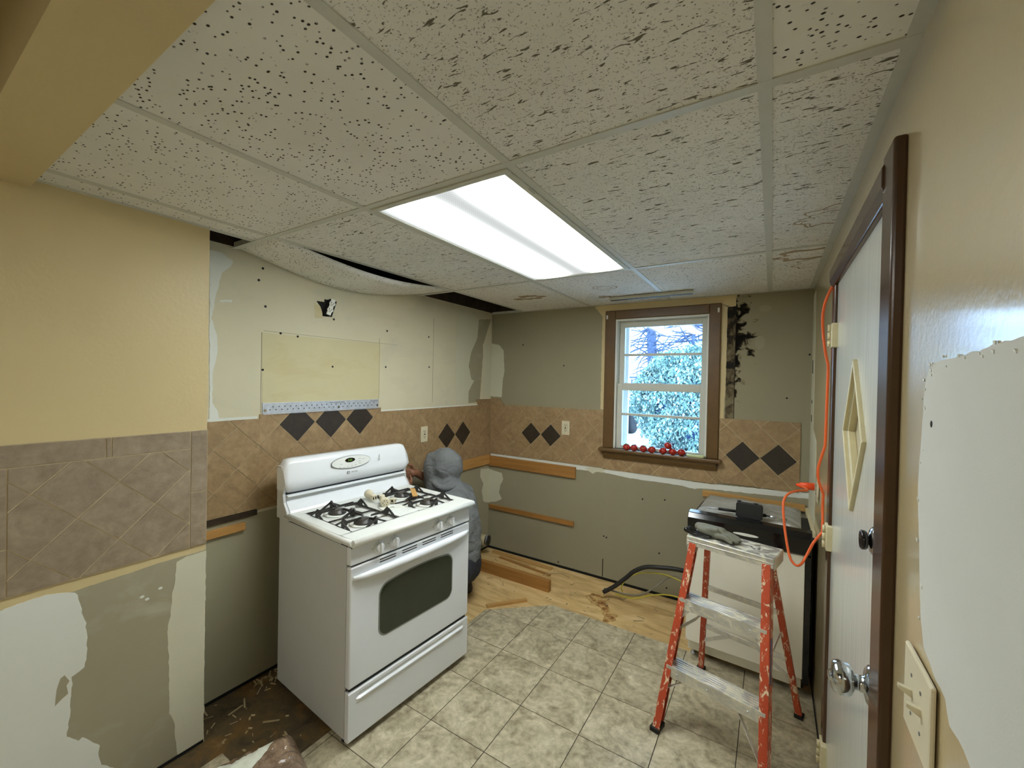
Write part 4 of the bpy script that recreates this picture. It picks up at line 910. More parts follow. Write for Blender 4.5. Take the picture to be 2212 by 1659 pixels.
# back guard
m = MB(); m.prism([(-.500, .872), (-.512, .888), (-.552, .932), (-.556, .950), (-.615, .950), (-.615, .843), (-.54, .843)], 1, .002, RW-.002, 'stove'); m.build('guard_riser', st, bevel=.003)
m = MB(); m.box(-.612, -.560, .006, RW-.006, .949, .975, 'gap'); m.build('guard_slot', st)
m = MB(); m.prism([(-.545, .946), (-.532, .950), (-.530, .955), (-.545, .959), (-.60, .959), (-.60, .946)], 1, .004, RW-.004, 'stove'); m.build('guard_trim', st, bevel=.002)
m = MB(); rs = []
for k in range(33):
    q = k/32; y = -.014+(RW+.028)*q; e_ = min(y+.014, RW+.014-y)
    dr_ = 0 if e_ > .045 else .045-math.sqrt(max(0, .045**2-(.045-e_)**2)); dr_ = min(dr_, .044)
    bul = .010*(1-((q-.5)*2)**4)*(1 if e_ > .02 else e_/.02)
    zt_ = 1.133-dr_; zb_ = .968+dr_*.35
    pr = [(-.552, zb_), (-.541-(.0 if e_ > .01 else .005), zb_+.010), (-.528+bul*.3, zb_+.030), (-.532+bul*.3, 1.03), (-.546+bul*.3, zt_-.022), (-.554, zt_-.007), (-.568, zt_), (-.603, zt_), (-.612, zt_-.008), (-.612, zb_)]
    rs.append([Vector((a_, y, b_)) for a_, b_ in pr])
m.rings(rs, 'stove'); bg = m.build('back_guard', st, bevel=0)
for s_ in ((-.016, -.003), (RW+.003, RW+.016)):
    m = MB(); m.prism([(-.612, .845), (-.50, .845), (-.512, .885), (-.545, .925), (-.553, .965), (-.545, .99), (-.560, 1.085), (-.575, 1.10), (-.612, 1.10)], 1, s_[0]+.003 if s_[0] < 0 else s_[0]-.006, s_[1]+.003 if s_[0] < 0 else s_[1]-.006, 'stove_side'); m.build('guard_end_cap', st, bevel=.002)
# oval clock panel, drawn on the leaning face of the guard
pn = Vector((.994, 0, .105)).normalized(); pu = Vector((0, 0, 1)); pu = (pu-pn*pu.dot(pn)).normalized(); pxv = pu.cross(pn)
if pxv.y < 0: pxv = -pxv
def PT(y, z, h):
    zz = z; x = -.5245 - (zz-1.03)*.105 if zz > 1.03 else -.5215
    return Matrix.Translation(Vector((x+h, y, z))) @ Matrix((pxv, pu, pn)).transposed().to_4x4()
def decal(mb, pts, y, z, h, th, mat):
    T = PT(y, z, h); A = [mb.b.verts.new(T @ Vector((a_, b_, 0))) for a_, b_ in pts]; B = [mb.b.verts.new(T @ Vector((a_, b_, th))) for a_, b_ in pts]; k = mb.mi(mat); n = len(pts)
    fs = [mb.b.faces.new(A[::-1]), mb.b.faces.new(B)]+[mb.b.faces.new((A[i], A[(i+1) % n], B[(i+1) % n], B[i])) for i in range(n)]
    for f_ in fs: f_.material_index = k
m = MB(); decal(m, ellipse(0, 0, .118, .0335, 40), .340, 1.078, -.004, .0060, 'print'); decal(m, ellipse(0, 0, .1165, .0322, 40), .340, 1.0775, -.004, .0066, 'stove_top')
ov = m.build('clock_panel', bg)
m = MB(); decal(m, ellipse(0, 0, .030, .0120, 30), .330, 1.088, .0018, .0016, 'black_gloss')
for dy, dz in ((-.062, -.006), (.050, .010), (.048, -.004), (.072, .006), (-.070, -.022), (-.048, -.025), (-.024, -.025), (.0, -.024), (.024, -.021), (.048, -.015)): decal(m, rr(-.0065, .0065, -.0016, .0016, .001), .340+dy, 1.078+dz, .0020, .0008, 'print_l')
decal(m, ellipse(0, 0, .013, .006), .340+.078, 1.070, .0018, .0006, 'print_l'); decal(m, ellipse(0, 0, .0115, .0048), .340+.078, 1.070, .0020, .0009, 'stove_top'); m.build_each('button', ov)
text_part('clock_digits', '3:05', .015, PT(.330, 1.088, .0038), 'display', ov)
m = MB(); decal(m, rr(-.0075, .0075, -.0065, .0065, .003), .318, 1.023, -.001, .0018, 'print'); decal(m, rr(-.0045, .0045, -.003, .003, .0015), .318, 1.023, .0, .0016, 'stove'); lg = m.build('emblem', bg)
text_part('wordmark', 'MAYTAG', .0095, PT(.354, 1.0235, .0012), 'print', bg)
m = MB(); decal(m, [(-.002, -.012), (.003, -.010), (.001, .0), (.003, .010), (-.002, .006)], .520, 1.085, .0, .0026, 'print_l'); decal(m, rr(-.004, .004, -.003, .003, .001), .520, 1.066, 0, .0026, 'print_l'); m.build('print', bg)

# things lying on the cooktop (positions in range coordinates)
TS = Matrix.Translation((-1.446, 1.090, 0)) @ Matrix.Rotation(-.0686, 4, 'Z')
def on_range(x, y, z): return tuple(TS @ Vector((x, y, z)))
def socket(loc, rz, tilt, label, L=.075):
    o = thing('light_socket', loc, label, 'light socket', 'cream light sockets on the range'); o.rotation_euler = (0, tilt, rz)
    m = MB(); m.lathe([(-.040, .010), (-.041, .021), (-.040, .023), (-.022, .0235), (-.012, .021), (0, .016), (.018, .014), (.030, .0145)], (0, 0, 0), (1, 0, 0), 'cream_pl', 26); m.build('shell', o)
    m = MB(); m.box(.028, .052, -.014, .014, -.013, .014, 'cream_pl'); bo = m.build('terminal_block', o, bevel=.002)
    m = MB(); m.box(.0515, .0530, -.009, -.003, -.008, .006, 'dot'); m.box(.0515, .0530, .003, .009, -.006, .008, 'dot'); m.box(.034, .046, .0135, .0150, -.004, .006, 'dot'); m.build_each('hole', bo)
    m = MB()
    for k in range(6): a_ = 2*math.pi*k/6; m.lathe([(-.0425, .0022), (-.0408, .0022)], (0, .012*math.cos(a_), .012*math.sin(a_)), (1, 0, 0), 'dot', 8)
    m.build_each('contact', o)
    return o
socket(on_range(-.395, .372, .9075), R(-18), R(2), 'cream plastic light socket lying nearest the back guard')
socket(on_range(-.268, .358, .9095), R(152), R(-4), 'cream plastic light socket pointing its holed face to the front')
m = MB(); m.box(-.014, .014, -.011, .011, 0, .024, 'cream_pl'); bo = m.build('plug_adapter', label='small cream plug adapter beside the light sockets', cat='adapter', bevel=.002, loc=on_range(-.262, .412, .8845), rot=(0, 0, R(25)))
m = MB(); m.box(.0135, .0150, -.007, -.003, .008, .018, 'dot'); m.box(.0135, .0150, .003, .007, .008, .018, 'dot'); m.box(-.004, .006, -.0120, -.0105, .008, .018, 'dot'); m.build_each('slot', bo)
m = MB()
for q in ((-.055, -.012, -.036, .036), (.012, .055, -.036, .036), (-.012, .012, -.036, -.008), (-.012, .012, .008, .036)): m.box(*q, 0, .003, 'white_pl')
m.build('switch_plate', label='white cover plate with a square hole on the cooktop', cat='cover plate', loc=on_range(-.205, .362, .8815), rot=(0, 0, R(75)))
m = MB(); m.box(-.055, .055, -.065, .065, 0, .004, 'stove_top'); m.build('white_sheet', label='flat white tray sheet at the front middle of the cooktop', cat='sheet', loc=on_range(-.125, .361, .8802), rot=(0, 0, 0), bevel=.001)
m = MB(); m.box(-.065, .065, -.013, .013, 0, .004, 'lumber_x'); m.build('wood_shim', label='flat strip of pale wood across the back right grate', cat='wood strip', loc=on_range(-.235, .530, .9185), rot=(R(0), R(3), R(-38)))

# ---------------------------------------------------------------- person kneeling behind the range
Ff = Vector((-.90, -.43, 0)).normalized(); Lf = Vector((.43, -.90, 0)).normalized(); U = Vector((0, 0, 1))
Pz = Vector((-1.800, 2.275, 0))
def B(f, l, u): return Pz + Ff*f + Lf*l + U*u
HEAD = Vector((-1.945, 2.215, .930))
elbR = Vector((-2.02, 2.36, .72)); wrR = Vector((-2.105, 2.110, .880)); haR = Vector((-2.125, 2.020, .893))
elbL = Vector((-1.925, 2.045, .70)); wrL = Vector((-2.050, 1.995, .795)); haL = Vector((-2.105, 1.955, .865))
prs = [(B(0, 0, .30), B(.0, 0, .45), .115, .115), (B(0, 0, .45), B(.06, 0, .64), .115, .13), (B(.06, 0, .64), B(.11, 0, .78), .10, .055), (B(.11, 0, .78), HEAD-U*.07, .05, .048),
       ('e', HEAD, (.080, .080, .105)), ('e', HEAD+Ff*.085-U*.02, (.014, .014, .018)), ('e', HEAD+Ff*.06-U*.075, (.035, .035, .028)),
       (B(.07, -.16, .72), elbR, .045, .038), (elbR, wrR, .038, .026), (B(.07, .16, .72), elbL, .045, .038), (elbL, wrL, .038, .026)]
for s in (-1, 1):
    prs += [(B(0, .09*s, .27), B(.30, .12*s, .12), .085, .055), (B(.30, .12*s, .12), B(.06, .09*s, .085), .05, .035), (B(.06, .09*s, .085), B(0, .09*s, .05), .03, .026)]
def hand(wr, tip, side, curl, thumbv):
    out = []; d = (tip-wr).normalized(); s_ = side.normalized(); nn = d.cross(s_).normalized()
    k0 = wr+d*.070
    out += [(wr, wr+d*.03, .024, .027), (wr+d*.03+s_*.014, k0+s_*.022, .017, .014), (wr+d*.03-s_*.014, k0-s_*.022, .017, .014), (wr+d*.03, k0, .018, .015)]
    for q, L_, c_ in ((.030, .066, .9), (.010, .076, 1.0), (-.010, .071, 1.1), (-.030, .056, 1.25)):
        a_ = k0+s_*q; b_ = a_+d*L_*.45+nn*L_*.15*curl*c_; c2_ = b_+d*L_*.26+nn*L_*.30*curl*c_; d2 = c2_+d*L_*.06+nn*L_*.28*curl*c_
        out += [(a_, b_, .0095, .0088), (b_, c2_, .0088, .008), (c2_, d2, .008, .007)]
    t0 = wr+d*.025+s_*.022; t1 = t0+thumbv*.038; t2 = t1+(thumbv*.4+d*.9).normalized()*.030
    out += [(t0, t1, .013, .0105), (t1, t2, .0105, .0085)]
    return out
prs += hand(wrR, haR+Vector((-.02, -.05, .0)), Vector((0, 0, 1)), .6, Vector((.25, -.45, .75)).normalized())
prs += hand(wrL, haL+Vector((-.01, -.0, .04)), Vector((.2, .75, .3)), .7, Vector((-.3, .6, .6)).normalized())
pe = blob('person', prs, .0052, 'skin', smooth=4, label='person in a grey hooded sweatshirt kneeling behind the stove, working at the tiled wall', cat='person')
# face details on the head
fm = MB()
for s in (-1, 1): fm.ball(HEAD+Ff*.074+Lf*.030*s+U*.004, .012, 'white_pl'); fm.ball(HEAD+Ff*.0835+Lf*.031*s+U*.004, .0055, 'black_gloss')
fm.build_each('eye', pe)
hm = blob('hair', [('e', HEAD-Ff*.012+U*.016, (.083, .083, .096))], .008, 'hair', pe, 2)
# sweatshirt
hd_ = [(B(.015, 0, .305), B(.01, 0, .36), .132, .135), (B(.01, 0, .34), B(.02, 0, .50), .135, .138), (B(.02, 0, .50), B(.050, 0, .66), .138, .142),
       (B(.045, -.10, .70), B(.045, .10, .70), .098, .098), (B(.04, 0, .68), B(.10, 0, .78), .125, .090),
       (B(.05, -.15, .715), elbR, .075, .060), (B(.05, .15, .715), elbL, .075, .060), (elbR, elbR.lerp(wrR, .25), .060, .052), (elbL, elbL.lerp(wrL, .35), .058, .048)]
sw_ = blob('hoodie', hd_, .0075, 'hood', pe, 6, disp=(.030, .085))
# the hood: a fused shell round the head, opened at the face
hq_ = [('e', HEAD-Ff*.012+U*.012, (.112, .112, .122)), ('e', HEAD+Ff*.055-U*.015, (.095, .095, .118)), ('e', HEAD-Ff*.055+U*.0, (.085, .085, .105)),
       (HEAD+Ff*.03-U*.06, HEAD+Ff*.02-U*.135, .088, .105), (HEAD-Ff*.03-U*.05, HEAD-Ff*.03-U*.14, .085, .105), (HEAD+Ff*.085+U*.04, HEAD+Ff*.095-U*.10, .055, .050)]
tmp = blob('hood', hq_, .008, 'hood', None, 6, disp=(.024, .11)); dgx = bpy.context.evaluated_depsgraph_get(); dgx.update()
me = bpy.data.meshes.new_from_object(tmp.evaluated_get(dgx)); bpy.data.objects.remove(tmp)
bm_ = bmesh.new(); bm_.from_mesh(me); kill = []
for f_ in bm_.faces:
    q = f_.calc_center_median()-HEAD; ff, ll, uu = q.dot(Ff), q.dot(Lf), q.z
    if ff > .055 and (ll/.066)**2+((uu+.01)/.092)**2 < 1: kill.append(f_)
bmesh.ops.delete(bm_, geom=kill, context='FACES'); bm_.to_mesh(me); bm_.free()
hoodO = bpy.data.objects.new('hood', me); C.objects.link(hoodO); hoodO.parent = pe; md = hoodO.modifiers.new('th', 'SOLIDIFY'); md.thickness = .006; md.offset = -1
if not me.materials: me.materials.append(M['hood'])
m = MB(); cen = HEAD-Ff*.02-U*.115   # bunched collar where the hood joins
ringc = []
for j in range(28):
    a_ = 2*math.pi*j/28; ringc.append(cen+Ff*(.085*math.cos(a_))+Lf*(.105*math.sin(a_))+U*(.018*math.cos(a_)+.008*math.sin(3*a_)))
ringc.append(ringc[0]); m.tube(ringc, .024, 'hood', 10, False); m.build('hood_collar', pe)
jn = [(B(0, 0, .25), B(0, 0, .30), .130, .125)]
for s in (-1, 1): jn += [(B(0, .09*s, .26), B(.30, .12*s, .115), .105, .074), (B(.30, .12*s, .115), B(.07, .09*s, .085), .068, .056)]
blob('trousers', jn, .008, 'jeans', pe, 4, disp=(.012, .05))
for s in (-1, 1):
    bo = blob('boot', [(B(.10, .085*s, .075), B(.03, .085*s, .065), .048, .046), (B(.03, .085*s, .065), B(-.01, .088*s, .052), .045, .042), (B(-.005, .088*s, .105), B(-.020, .09*s, .040), .036, .034)], .006, 'boot', pe, 3)
m = MB(); m.tube([Vector((-2.165, 2.04, .915)), Vector((-2.075, 1.985, .893))], .0025, 'chrome', 8); m.tube([Vector((-2.075, 1.985, .893)), Vector((-2.04, 1.960, .884))], .006, 'black_mat', 10)
m.build('screwdriver', label='thin silver tool held in the kneeling person\'s hands', cat='hand tool')

# ---------------------------------------------------------------- step ladder
ld = thing('step_ladder', (-.196, 1.876, 0), 'short orange fibreglass step ladder with paint-smeared metal steps and top', 'ladder', rz=-.222)
LH, lean, wf_, wt_ = .825, .284, .222, .162
def LF(s, z, dx=0, dy=0): return Vector((s*(wf_+(wt_-wf_)*z/LH)+dx*s, lean*z+dy, z))
db_, wr_ = .540, .222
def LR(s, z, dx=0, dy=0):
    q = z/LH; return Vector((s*(wr_+(.128-wr_)*q)+dx*s, db_+(lean*LH+.095-db_)*q+dy, z))
for s in (-1, 1):
    m = MB(); a_, b_ = LF(s, .012), LF(s, LH-.03)
    m.bar(LF(s, .012), LF(s, LH-.03), .004, .058, (1, 0, 0), 'orange')
    m.bar(LF(s, .012, -.014, -.0285), LF(s, LH-.03, -.014, -.0285), .030, .005, (1, 0, 0), 'orange')
    m.bar(LF(s, .012, -.010, .0285), LF(s, LH-.03, -.010, .0285), .022, .005, (1, 0, 0), 'orange')
    rl = m.build('rail', ld)
    m = MB(); m.box(-.020, .020, -.034, .034, 0, .020, 'black_mat', Matrix.Translation(LF(s, 0.0, -.010))); m.build('foot', rl, bevel=.002)
    m = MB(); m.bar(LR(s, .012), LR(s, LH-.03), .026, .020, (1, 0, 0), 'orange'); rl = m.build('rail', ld, bevel=.003)
    m = MB(); m.box(-.018, .018, -.018, .018, 0, .018, 'black_mat', Matrix.Translation(LR(s, 0.0))); m.build('foot', rl, bevel=.002)
    m = MB(); p0 = LF(s, .42, -.022, .02); p1 = LR(s, .40, -.02); m.bar(p0, p0.lerp(p1, .52)-U*.012, .003, .016, (1, 0, 0), 'alu'); m.bar(p0.lerp(p1, .48)-U*.012, p1, .003, .016, (1, 0, 0), 'alu'); m.build('spreader', ld)
m = MB(); y0 = lean*LH-.035; y1 = y0+.150
m.box(-.178, .178, y0, y1, LH-.004, LH, 'alu'); m.box(-.178, .178, y0-.003, y0, LH-.042, LH-.001, 'alu'); m.box(-.178, .178, y1, y1+.003, LH-.042, LH-.001, 'alu')
for s in (-1, 1): m.box(s*.178, s*.181, y0, y1, LH-.050, LH-.002, 'alu')
m.tube([(-.178, y0+.001, LH-.004), (.178, y0+.001, LH-.004)], .006, 'alu', 8); m.tube([(-.178, y0-.002, LH-.022), (.178, y0-.002, LH-.022)], .003, 'alu', 6)
tc = m.build('top_cap', ld, bevel=.001)
m = MB()
for x, y in ((.075, .075), (.088, .060), (.105, .072)): m.prism(ellipse(x, y0+y, .006, .004, 12), 2, LH-.003, LH+.0006, 'black')
m.build_each('tool_hole', tc)
for zs in (.556, .275):
    hwid = (wf_+(wt_-wf_)*zs/LH)-.006; yy = lean*zs
    m = MB(); m.box(-hwid, hwid, yy-.032, yy+.048, zs-.004, zs, 'alu'); m.box(-hwid, hwid, yy-.035, yy-.032, zs-.046, zs-.0, 'alu'); m.box(-hwid, hwid, yy+.048, yy+.051, zs-.022, zs, 'alu')
    for k in range(5): m.tube([(-hwid, yy-.022+k*.014, zs), (hwid, yy-.022+k*.014, zs)], .0022, 'alu', 6)
    sp_ = m.build('step', ld)
    m = MB()
    for x in (-hwid+.05, -.02, hwid-.06): m.ball((x, yy-.036, zs-.022), .004, 'steel', n=10)
    m.build_each('rivet', sp_)
    for s in (-1, 1):
        m = MB()
        if zs > .5: m.bar((s*(hwid-.045), yy-.02, zs-.035), LF(s, zs-.085, -.012, -.018), .003, .020, (0, 1, 0), 'alu'); 
        else: m.bar((s*(hwid-.105 if s > 0 else hwid-.085), yy-.018, zs-.040), LF(s, zs-(.20 if s > 0 else .105), -.012, -.014), .018, .003, (0, 1, 0), 'alu')
        m.build('step_brace', ld)
for z in (.515, .285):
    m = MB(); m.bar(LR(-1, z), LR(1, z), .012, .024, (0, 1, 0), 'alu'); m.build('rear_crossbar', ld, bevel=.002)
for s in (-1, 1):
    m = MB(); m.bar(LR(s, .20, -.01, -.008), Vector((s*.07, LR(1, .285).y-.008, .280)), .003, .018, (0, 1, 0), 'alu'); m.build('rear_brace', ld)
m = MB(); m.prism([(0, 0), (.016, 0), (.018, .03), (.013, .10), (.015, .20), (.006, .20), (.004, .09)], 1, 0, .001, 'black')
m.b.clear(); q = LF(1, .36, .0032); q2 = LF(1, .52, .0032); m.bar(q, q2, .0012, .018, (1, 0, 0), 'car'); m.build('blue_label', ld, label='blue stripe')
# gloves and drill bits on it
T_L = Matrix.Translation((-.196, 1.876, 0)) @ Matrix.Rotation(-.222, 4, 'Z')
def onlad(x, y, z): return T_L @ Vector((x, y, z))
gz = LH+.016
G = lambda x, y, z: onlad(x, y0+y, LH+z)
gp = [(G(-.135, .085, .026), G(-.055, .085, .024), .024, .026), (G(-.135, .060, .024), G(-.06, .058, .020), .020, .021), (G(-.155, .08, .030), G(-.135, .08, .028), .020, .024)]
for k, (yo, L_) in enumerate(((.030, .060), (.052, .078), (.076, .082), (.100, .070))):
    gp += [(G(-.055, yo+.008, .022), G(-.055+L_*.55, yo, .026-.002*k), .0125, .012), (G(-.055+L_*.55, yo, .026-.002*k), G(-.055+L_, yo-.006, .014), .012, .010)]
gp += [(G(-.105, .055, .034), G(-.060, .040, .046), .013, .011)]
blob('work_glove', gp, .0042, 'glove', None, 4, label='grey rubber-coated glove lying on the ladder top', cat='glove')
gp = [(G(-.192, .020, .020), G(-.150, .022, .006), .012, .012), (G(-.185, .045, .020), G(-.150, .045, .007), .012, .012), (G(-.150, .022, .0085), G(-.085, .030, .0085), .011, .009), (G(-.150, .045, .0085), G(-.10, .050, .0085), .010, .008)]
blob('work_glove', gp, .004, 'black_gloss', None, 4, label='black glove hanging over the left end of the ladder top under the grey one', cat='glove')

# ---------------------------------------------------------------- dishwasher
dw = thing('dishwasher', (-.385, 2.505, 0), 'dishwasher with a cream front and glossy black control strip behind the ladder', 'dishwasher', rz=-.045)
DW = .566
m = MB(); m.box(.004, DW-.004, .035, .42, .10, .790, 'black_mat'); m.box(.02, DW-.02, .09, .42, .012, .10, 'black_mat'); m.build('tub', dw)
m = MB(); m.box(0, .540, 0, .030, .105, .712, 'dish_white'); m.box(.540, DW, -.002, .030, .085, .712, 'black_gloss'); m.build('door', dw, bevel=.003)
m = MB(); m.prism([(0, .712), (-.012, .722), (-.014, .800), (.002, .826), (.045, .832), (.045, .712)], 0, 0, DW, 'black_gloss'); cpn = m.build('control_strip', dw, bevel=.003)
m = MB(); m.prism([(x+.0, z) for x, z in ellipse(.285, .763, .058, .007, 24)], 1, -.0125, -.016, 'white_pl'); m.build('handle_slot', cpn)
m = MB(); m.box(.006, DW-.03, .050, .060, .032, .100, 'dish_white'); m.build('kick_plate', dw, bevel=.002)
for x in (.03, DW-.05):
    m = MB(); m.lathe([(0, .014), (.008, .014), (.012, .006), (.10, .006)], (x, .07, 0), (0, 0, 1), 'steel', 10); m.build('foot', dw)
m = MB(); nX, nY = 40, 26; g_ = []
for j in range(nY+1):
    row = []
    for i in range(nX+1):
        x = .012+(DW-.056)*i/nX; y = .050+.52*j/nY
        ed = min(i, nX-i, j, nY-j)/5.0; ed = min(1, ed)
        z = .792+.028*ed**.6 + .022*noise.noise(Vector((x*6, y*12, 1.3)))*ed + .008*abs(noise.noise(Vector((x*20, y*34, 4))))*ed
        row.append(m.b.verts.new((x, y, z)))
    g_.append(row)
k = m.mi('foil')
for j in range(nY):
    for i in range(nX): f_ = m.b.faces.new((g_[j][i], g_[j][i+1], g_[j+1][i+1], g_[j+1][i])); f_.material_index = k; f_.smooth = True
m.build('insulation_blanket', dw)
TD = Matrix.Translation((-.385, 2.505, 0)) @ Matrix.Rotation(-.045, 4, 'Z')
def ond(x, y, z): return tuple(TD @ Vector((x, y, z)))
m = MB(); m.prism(rr(-.062, .062, .0, .082, .014), 1, -.020, .020, 'black_mat'); cs_ = m.build('speaker_box', label='small black rounded box standing on the grey film over the dishwasher', cat='plastic box', bevel=.004, loc=ond(.290, .085, .822), rot=(R(-8), 0, R(-6)))
m = MB(); m.lathe([(0, .010), (.008, .010)], (-.05, 0, .080), (0, 0, 1), 'black_gloss', 12); m.lathe([(0, .010), (.006, .010)], (.03, 0, .081), (0, 0, 1), 'black_gloss', 12); m.build('button', cs_)
m = MB()
for dy in (0, .014): m.tube([ond(.36, .11+dy, .846), ond(.46, .12+dy, .842)], .0035, 'chrome', 8)
m.tube([ond(.335, .105, .846), ond(.365, .117, .846)], .010, 'black_mat', 10); m.build('pliers', label='two thin metal prongs lying on the film right of the black box', cat='tool')
m = MB(); m.tube([ond(.14, .09, .846), ond(.235, .095, .848)], .008, 'black_mat', 10); m.tube([ond(.09, .088, .842), ond(.14, .09, .846)], .004, 'steel', 8); m.build('chisel', label='dark-handled tool lying on the film left of the black box', cat='tool')

# ---------------------------------------------------------------- timber on the walls and floor
def board(name, b, mat, label, cat='board', bev=.002, rot=None):
    cx, cy, cz = (b[0]+b[1])/2, (b[2]+b[3])/2, min(b[4], b[5])
    m = MB(); m.box(b[0]-cx, b[1]-cx, b[2]-cy, b[3]-cy, 0, abs(b[5]-b[4]), mat)
    return m.build(name, label=label, cat=cat, bevel=bev, loc=(cx, cy, cz), rot=rot)
board('ledger_board', (-2.190, -1.335, YB-.022, YB-.0030, .757, .848), 'lumber_or', 'wide pine board fixed under the tiles on the window wall, left of the window')
board('ledger_board', (XS+.001, XS+.020, 2.30, YB-.023, .775, .862), 'lumber_y', 'pine board under the tiles on the stove wall behind the kneeling person')
board('cleat', (-2.180, -1.342, YB-.020, YB-.001, .366, .404), 'lumber_or', 'narrow pine cleat low on the window wall left of the window')
board('cleat', (-.392, .188, YB-.022, YB-.0018, .772, .812), 'lumber_x', 'narrow pine cleat under the tiles above the dishwasher')
board('cleat', (XR-.018, XR-.0011, 2.60, 3.112, .772, .800), 'cream', 'cream painted batten on the right wall above the dishwasher')
board('metal_strip', (XS+.001, XS+.012, YE+.002, 1.092, .838, .866), 'cavity', 'dark brown metal strip under the tiles at the left end of the stove wall', 'strip')
board('cleat', (XS+.001, XS+.020, YE+.002, 1.035, .780, .818), 'lumber_y', 'short yellow pine cleat below the dark strip beside the near wall')
board('sleeper', (-2.070, -1.350, 2.712, 2.750, -.004, .080), 'lumber_or', 'long pine board standing on edge on the plywood floor')
m = MB(); m.box(-.145, .145, -.014, .014, 0, .016, 'lumber_x'); m.build('wood_stick', label='short pale pine stick lying on the plywood near the tile edge', cat='stick', bevel=.001, loc=(-1.520, 2.415, -.004), rot=(0, 0, math.atan2(.24, .20)))
m = MB(); m.box(-.30, .30, -.022, .022, 0, .010, 'lumber_x'); m.build('wood_strip', label='flat splintered wood strip along the base of the window wall', cat='wood strip', loc=(-1.80, 3.070, -.004), rot=(0, 0, R(-1.5)))
m = MB(); m.box(-.26, .26, -.012, .012, 0, .008, 'lumber_or'); m.build('wood_strip', label='thin dark wood strip between the long board and the window wall', cat='wood strip', loc=(-1.72, 2.985, -.004), rot=(0, 0, R(-6)))
pts = smooth_path([(-1.50, 2.90, .012), (-1.44, 2.93, .030), (-1.37, 2.965, .034), (-1.30, 2.975, .018)], 4)
m = MB(); m.tube(pts, .003, 'chip', 6); m.build('wood_splinter', label='thin curved splinter sticking up behind the long board', cat='splinter')
# perforated steel strip left from the extractor hood
hs_ = thing('mounting_strip', (XS+.001, 1.481, 1.372), 'perforated galvanised steel strip across the wall above the three dark tiles', 'metal strip')
m = MB(); m.box(0, .003, -.368, .368, -.029, .029, 'steel'); m.box(0, .014, -.368, .368, -.0305, -.028, 'steel'); m.build('strip', hs_, bevel=.0008)
m = MB()
for k in range(44):
    y = -.33+k*.0153; z = .010 if k % 2 else -.006
    m.prism(ellipse(y, z-.002, .0032, .0032, 8), 0, .002, .0036, 'dot' if k > 28 else 'gap')
for y in (-.355, .355, .07): m.prism(ellipse(y, -.010, .007, .007, 12), 0, .002, .0048, 'chrome')
m.prism(rect(.01, .11, .017, .019), 0, .002, .0036, 'gap'); m.prism(rect(.30, .36, .017, .019), 0, .002, .0036, 'gap'); m.build('holes', hs_)
# drain stub
m = MB(); m.lathe([(0, .036), (.055, .036), (.060, .042), (.105, .042), (.110, .034)], (XS+.002, 2.925, .150), (1, .25, -.05), 'pvc', 26); pp = m.build('drain_pipe', label='dirty white drain pipe stub coming out of the wall behind the person', cat='pipe')
m = MB(); m.lathe([(.112, .038), (.116, .043), (.140, .043), (.142, .030)], (XS+.002, 2.925, .150), (1, .25, -.05), 'rubber', 26); m.lathe([(.122, .0445), (.126, .0445)], (XS+.002, 2.925, .150), (1, .25, -.05), 'steel', 26); m.build('rubber_cap', pp)
# hose and wires behind the dishwasher
def cable(name, key, r, mat, label, cat):
    pts = smooth_path([Vector((p[0], min(p[1]+max(0, (p[0]+.62))*.42, YB-.03), max(p[2], r-.003))) for p in POLY[key]], 5); m = MB(); m.tube(pts, r, mat, 12); return m.build(name, label=label, cat=cat)
cable('drain_hose', 'hose_black', .0145, 'rubber', 'thick black hose arching from the plywood floor behind the dishwasher', 'hose')
cable('wire', 'wire_yellow', .0045, 'yellow', 'yellow wire arching highest under the black hose', 'wire')
cable('wire', 'wire_grey', .0055, 'greywire', 'grey wire curving along the floor beside the black hose', 'wire')
cable('wire', 'wire_yellow2', .0045, 'yellow', 'yellow wire lying lowest on the plywood towards the ladder', 'wire')

# ---------------------------------------------------------------- wrapped bundle in the foreground
m = MB(); nX, nY = 60, 60; gr = []; A = Vector((-1.640, .985)); ux = Vector((.96, -.25)).normalized(); uy = Vector((-.33, -.94)).normalized()
for j in range(nY+1):
    row = []
    for i in range(nX+1):
        u_, v_ = i/nX, j/nY; P_ = A+ux*(.62*u_)+uy*(.60*v_); e_ = min(u_, v_, 1-u_, 1-v_)
        z = .118*min(1, e_*9)**.45 + (.012*noise.noise(Vector((u_*14, v_*3, 0)))+.007*noise.noise(Vector((u_*38, v_*16, 5)))+.022*(.5-abs(noise.noise(Vector((u_*15, v_*7, 9)))))+.012*(.5-abs(noise.noise(Vector((u_*26, v_*30, 3))))))*min(1, e_*12)
        if e_ <= 0: z = .001
        row.append(m.b.verts.new((P_.x+.004*noise.noise(Vector((u_*20, v_*20, 2))), P_.y+.004*noise.noise(Vector((u_*20, v_*20, 7))), max(.001, z))))
    gr.append(row)
k = m.mi('wrap'); k2 = m.mi('paper')
for j in range(nY):
    for i in range(nX):
        f_ = m.b.faces.new((gr[j][i], gr[j+1][i], gr[j+1][i+1], gr[j][i+1])); f_.smooth = True
        u_, v_ = (i+.5)/nX, (j+.5)/nY
        f_.material_index = k
ZS = {(i, j): v.co.copy() for j, rw in enumerate(gr) for i, v in enumerate(rw)}
bO = m.build('wrapped_bundle', label='bundle in crinkled brown plastic wrap on the floor at the bottom edge', cat='package')
m = MB(); g2 = []
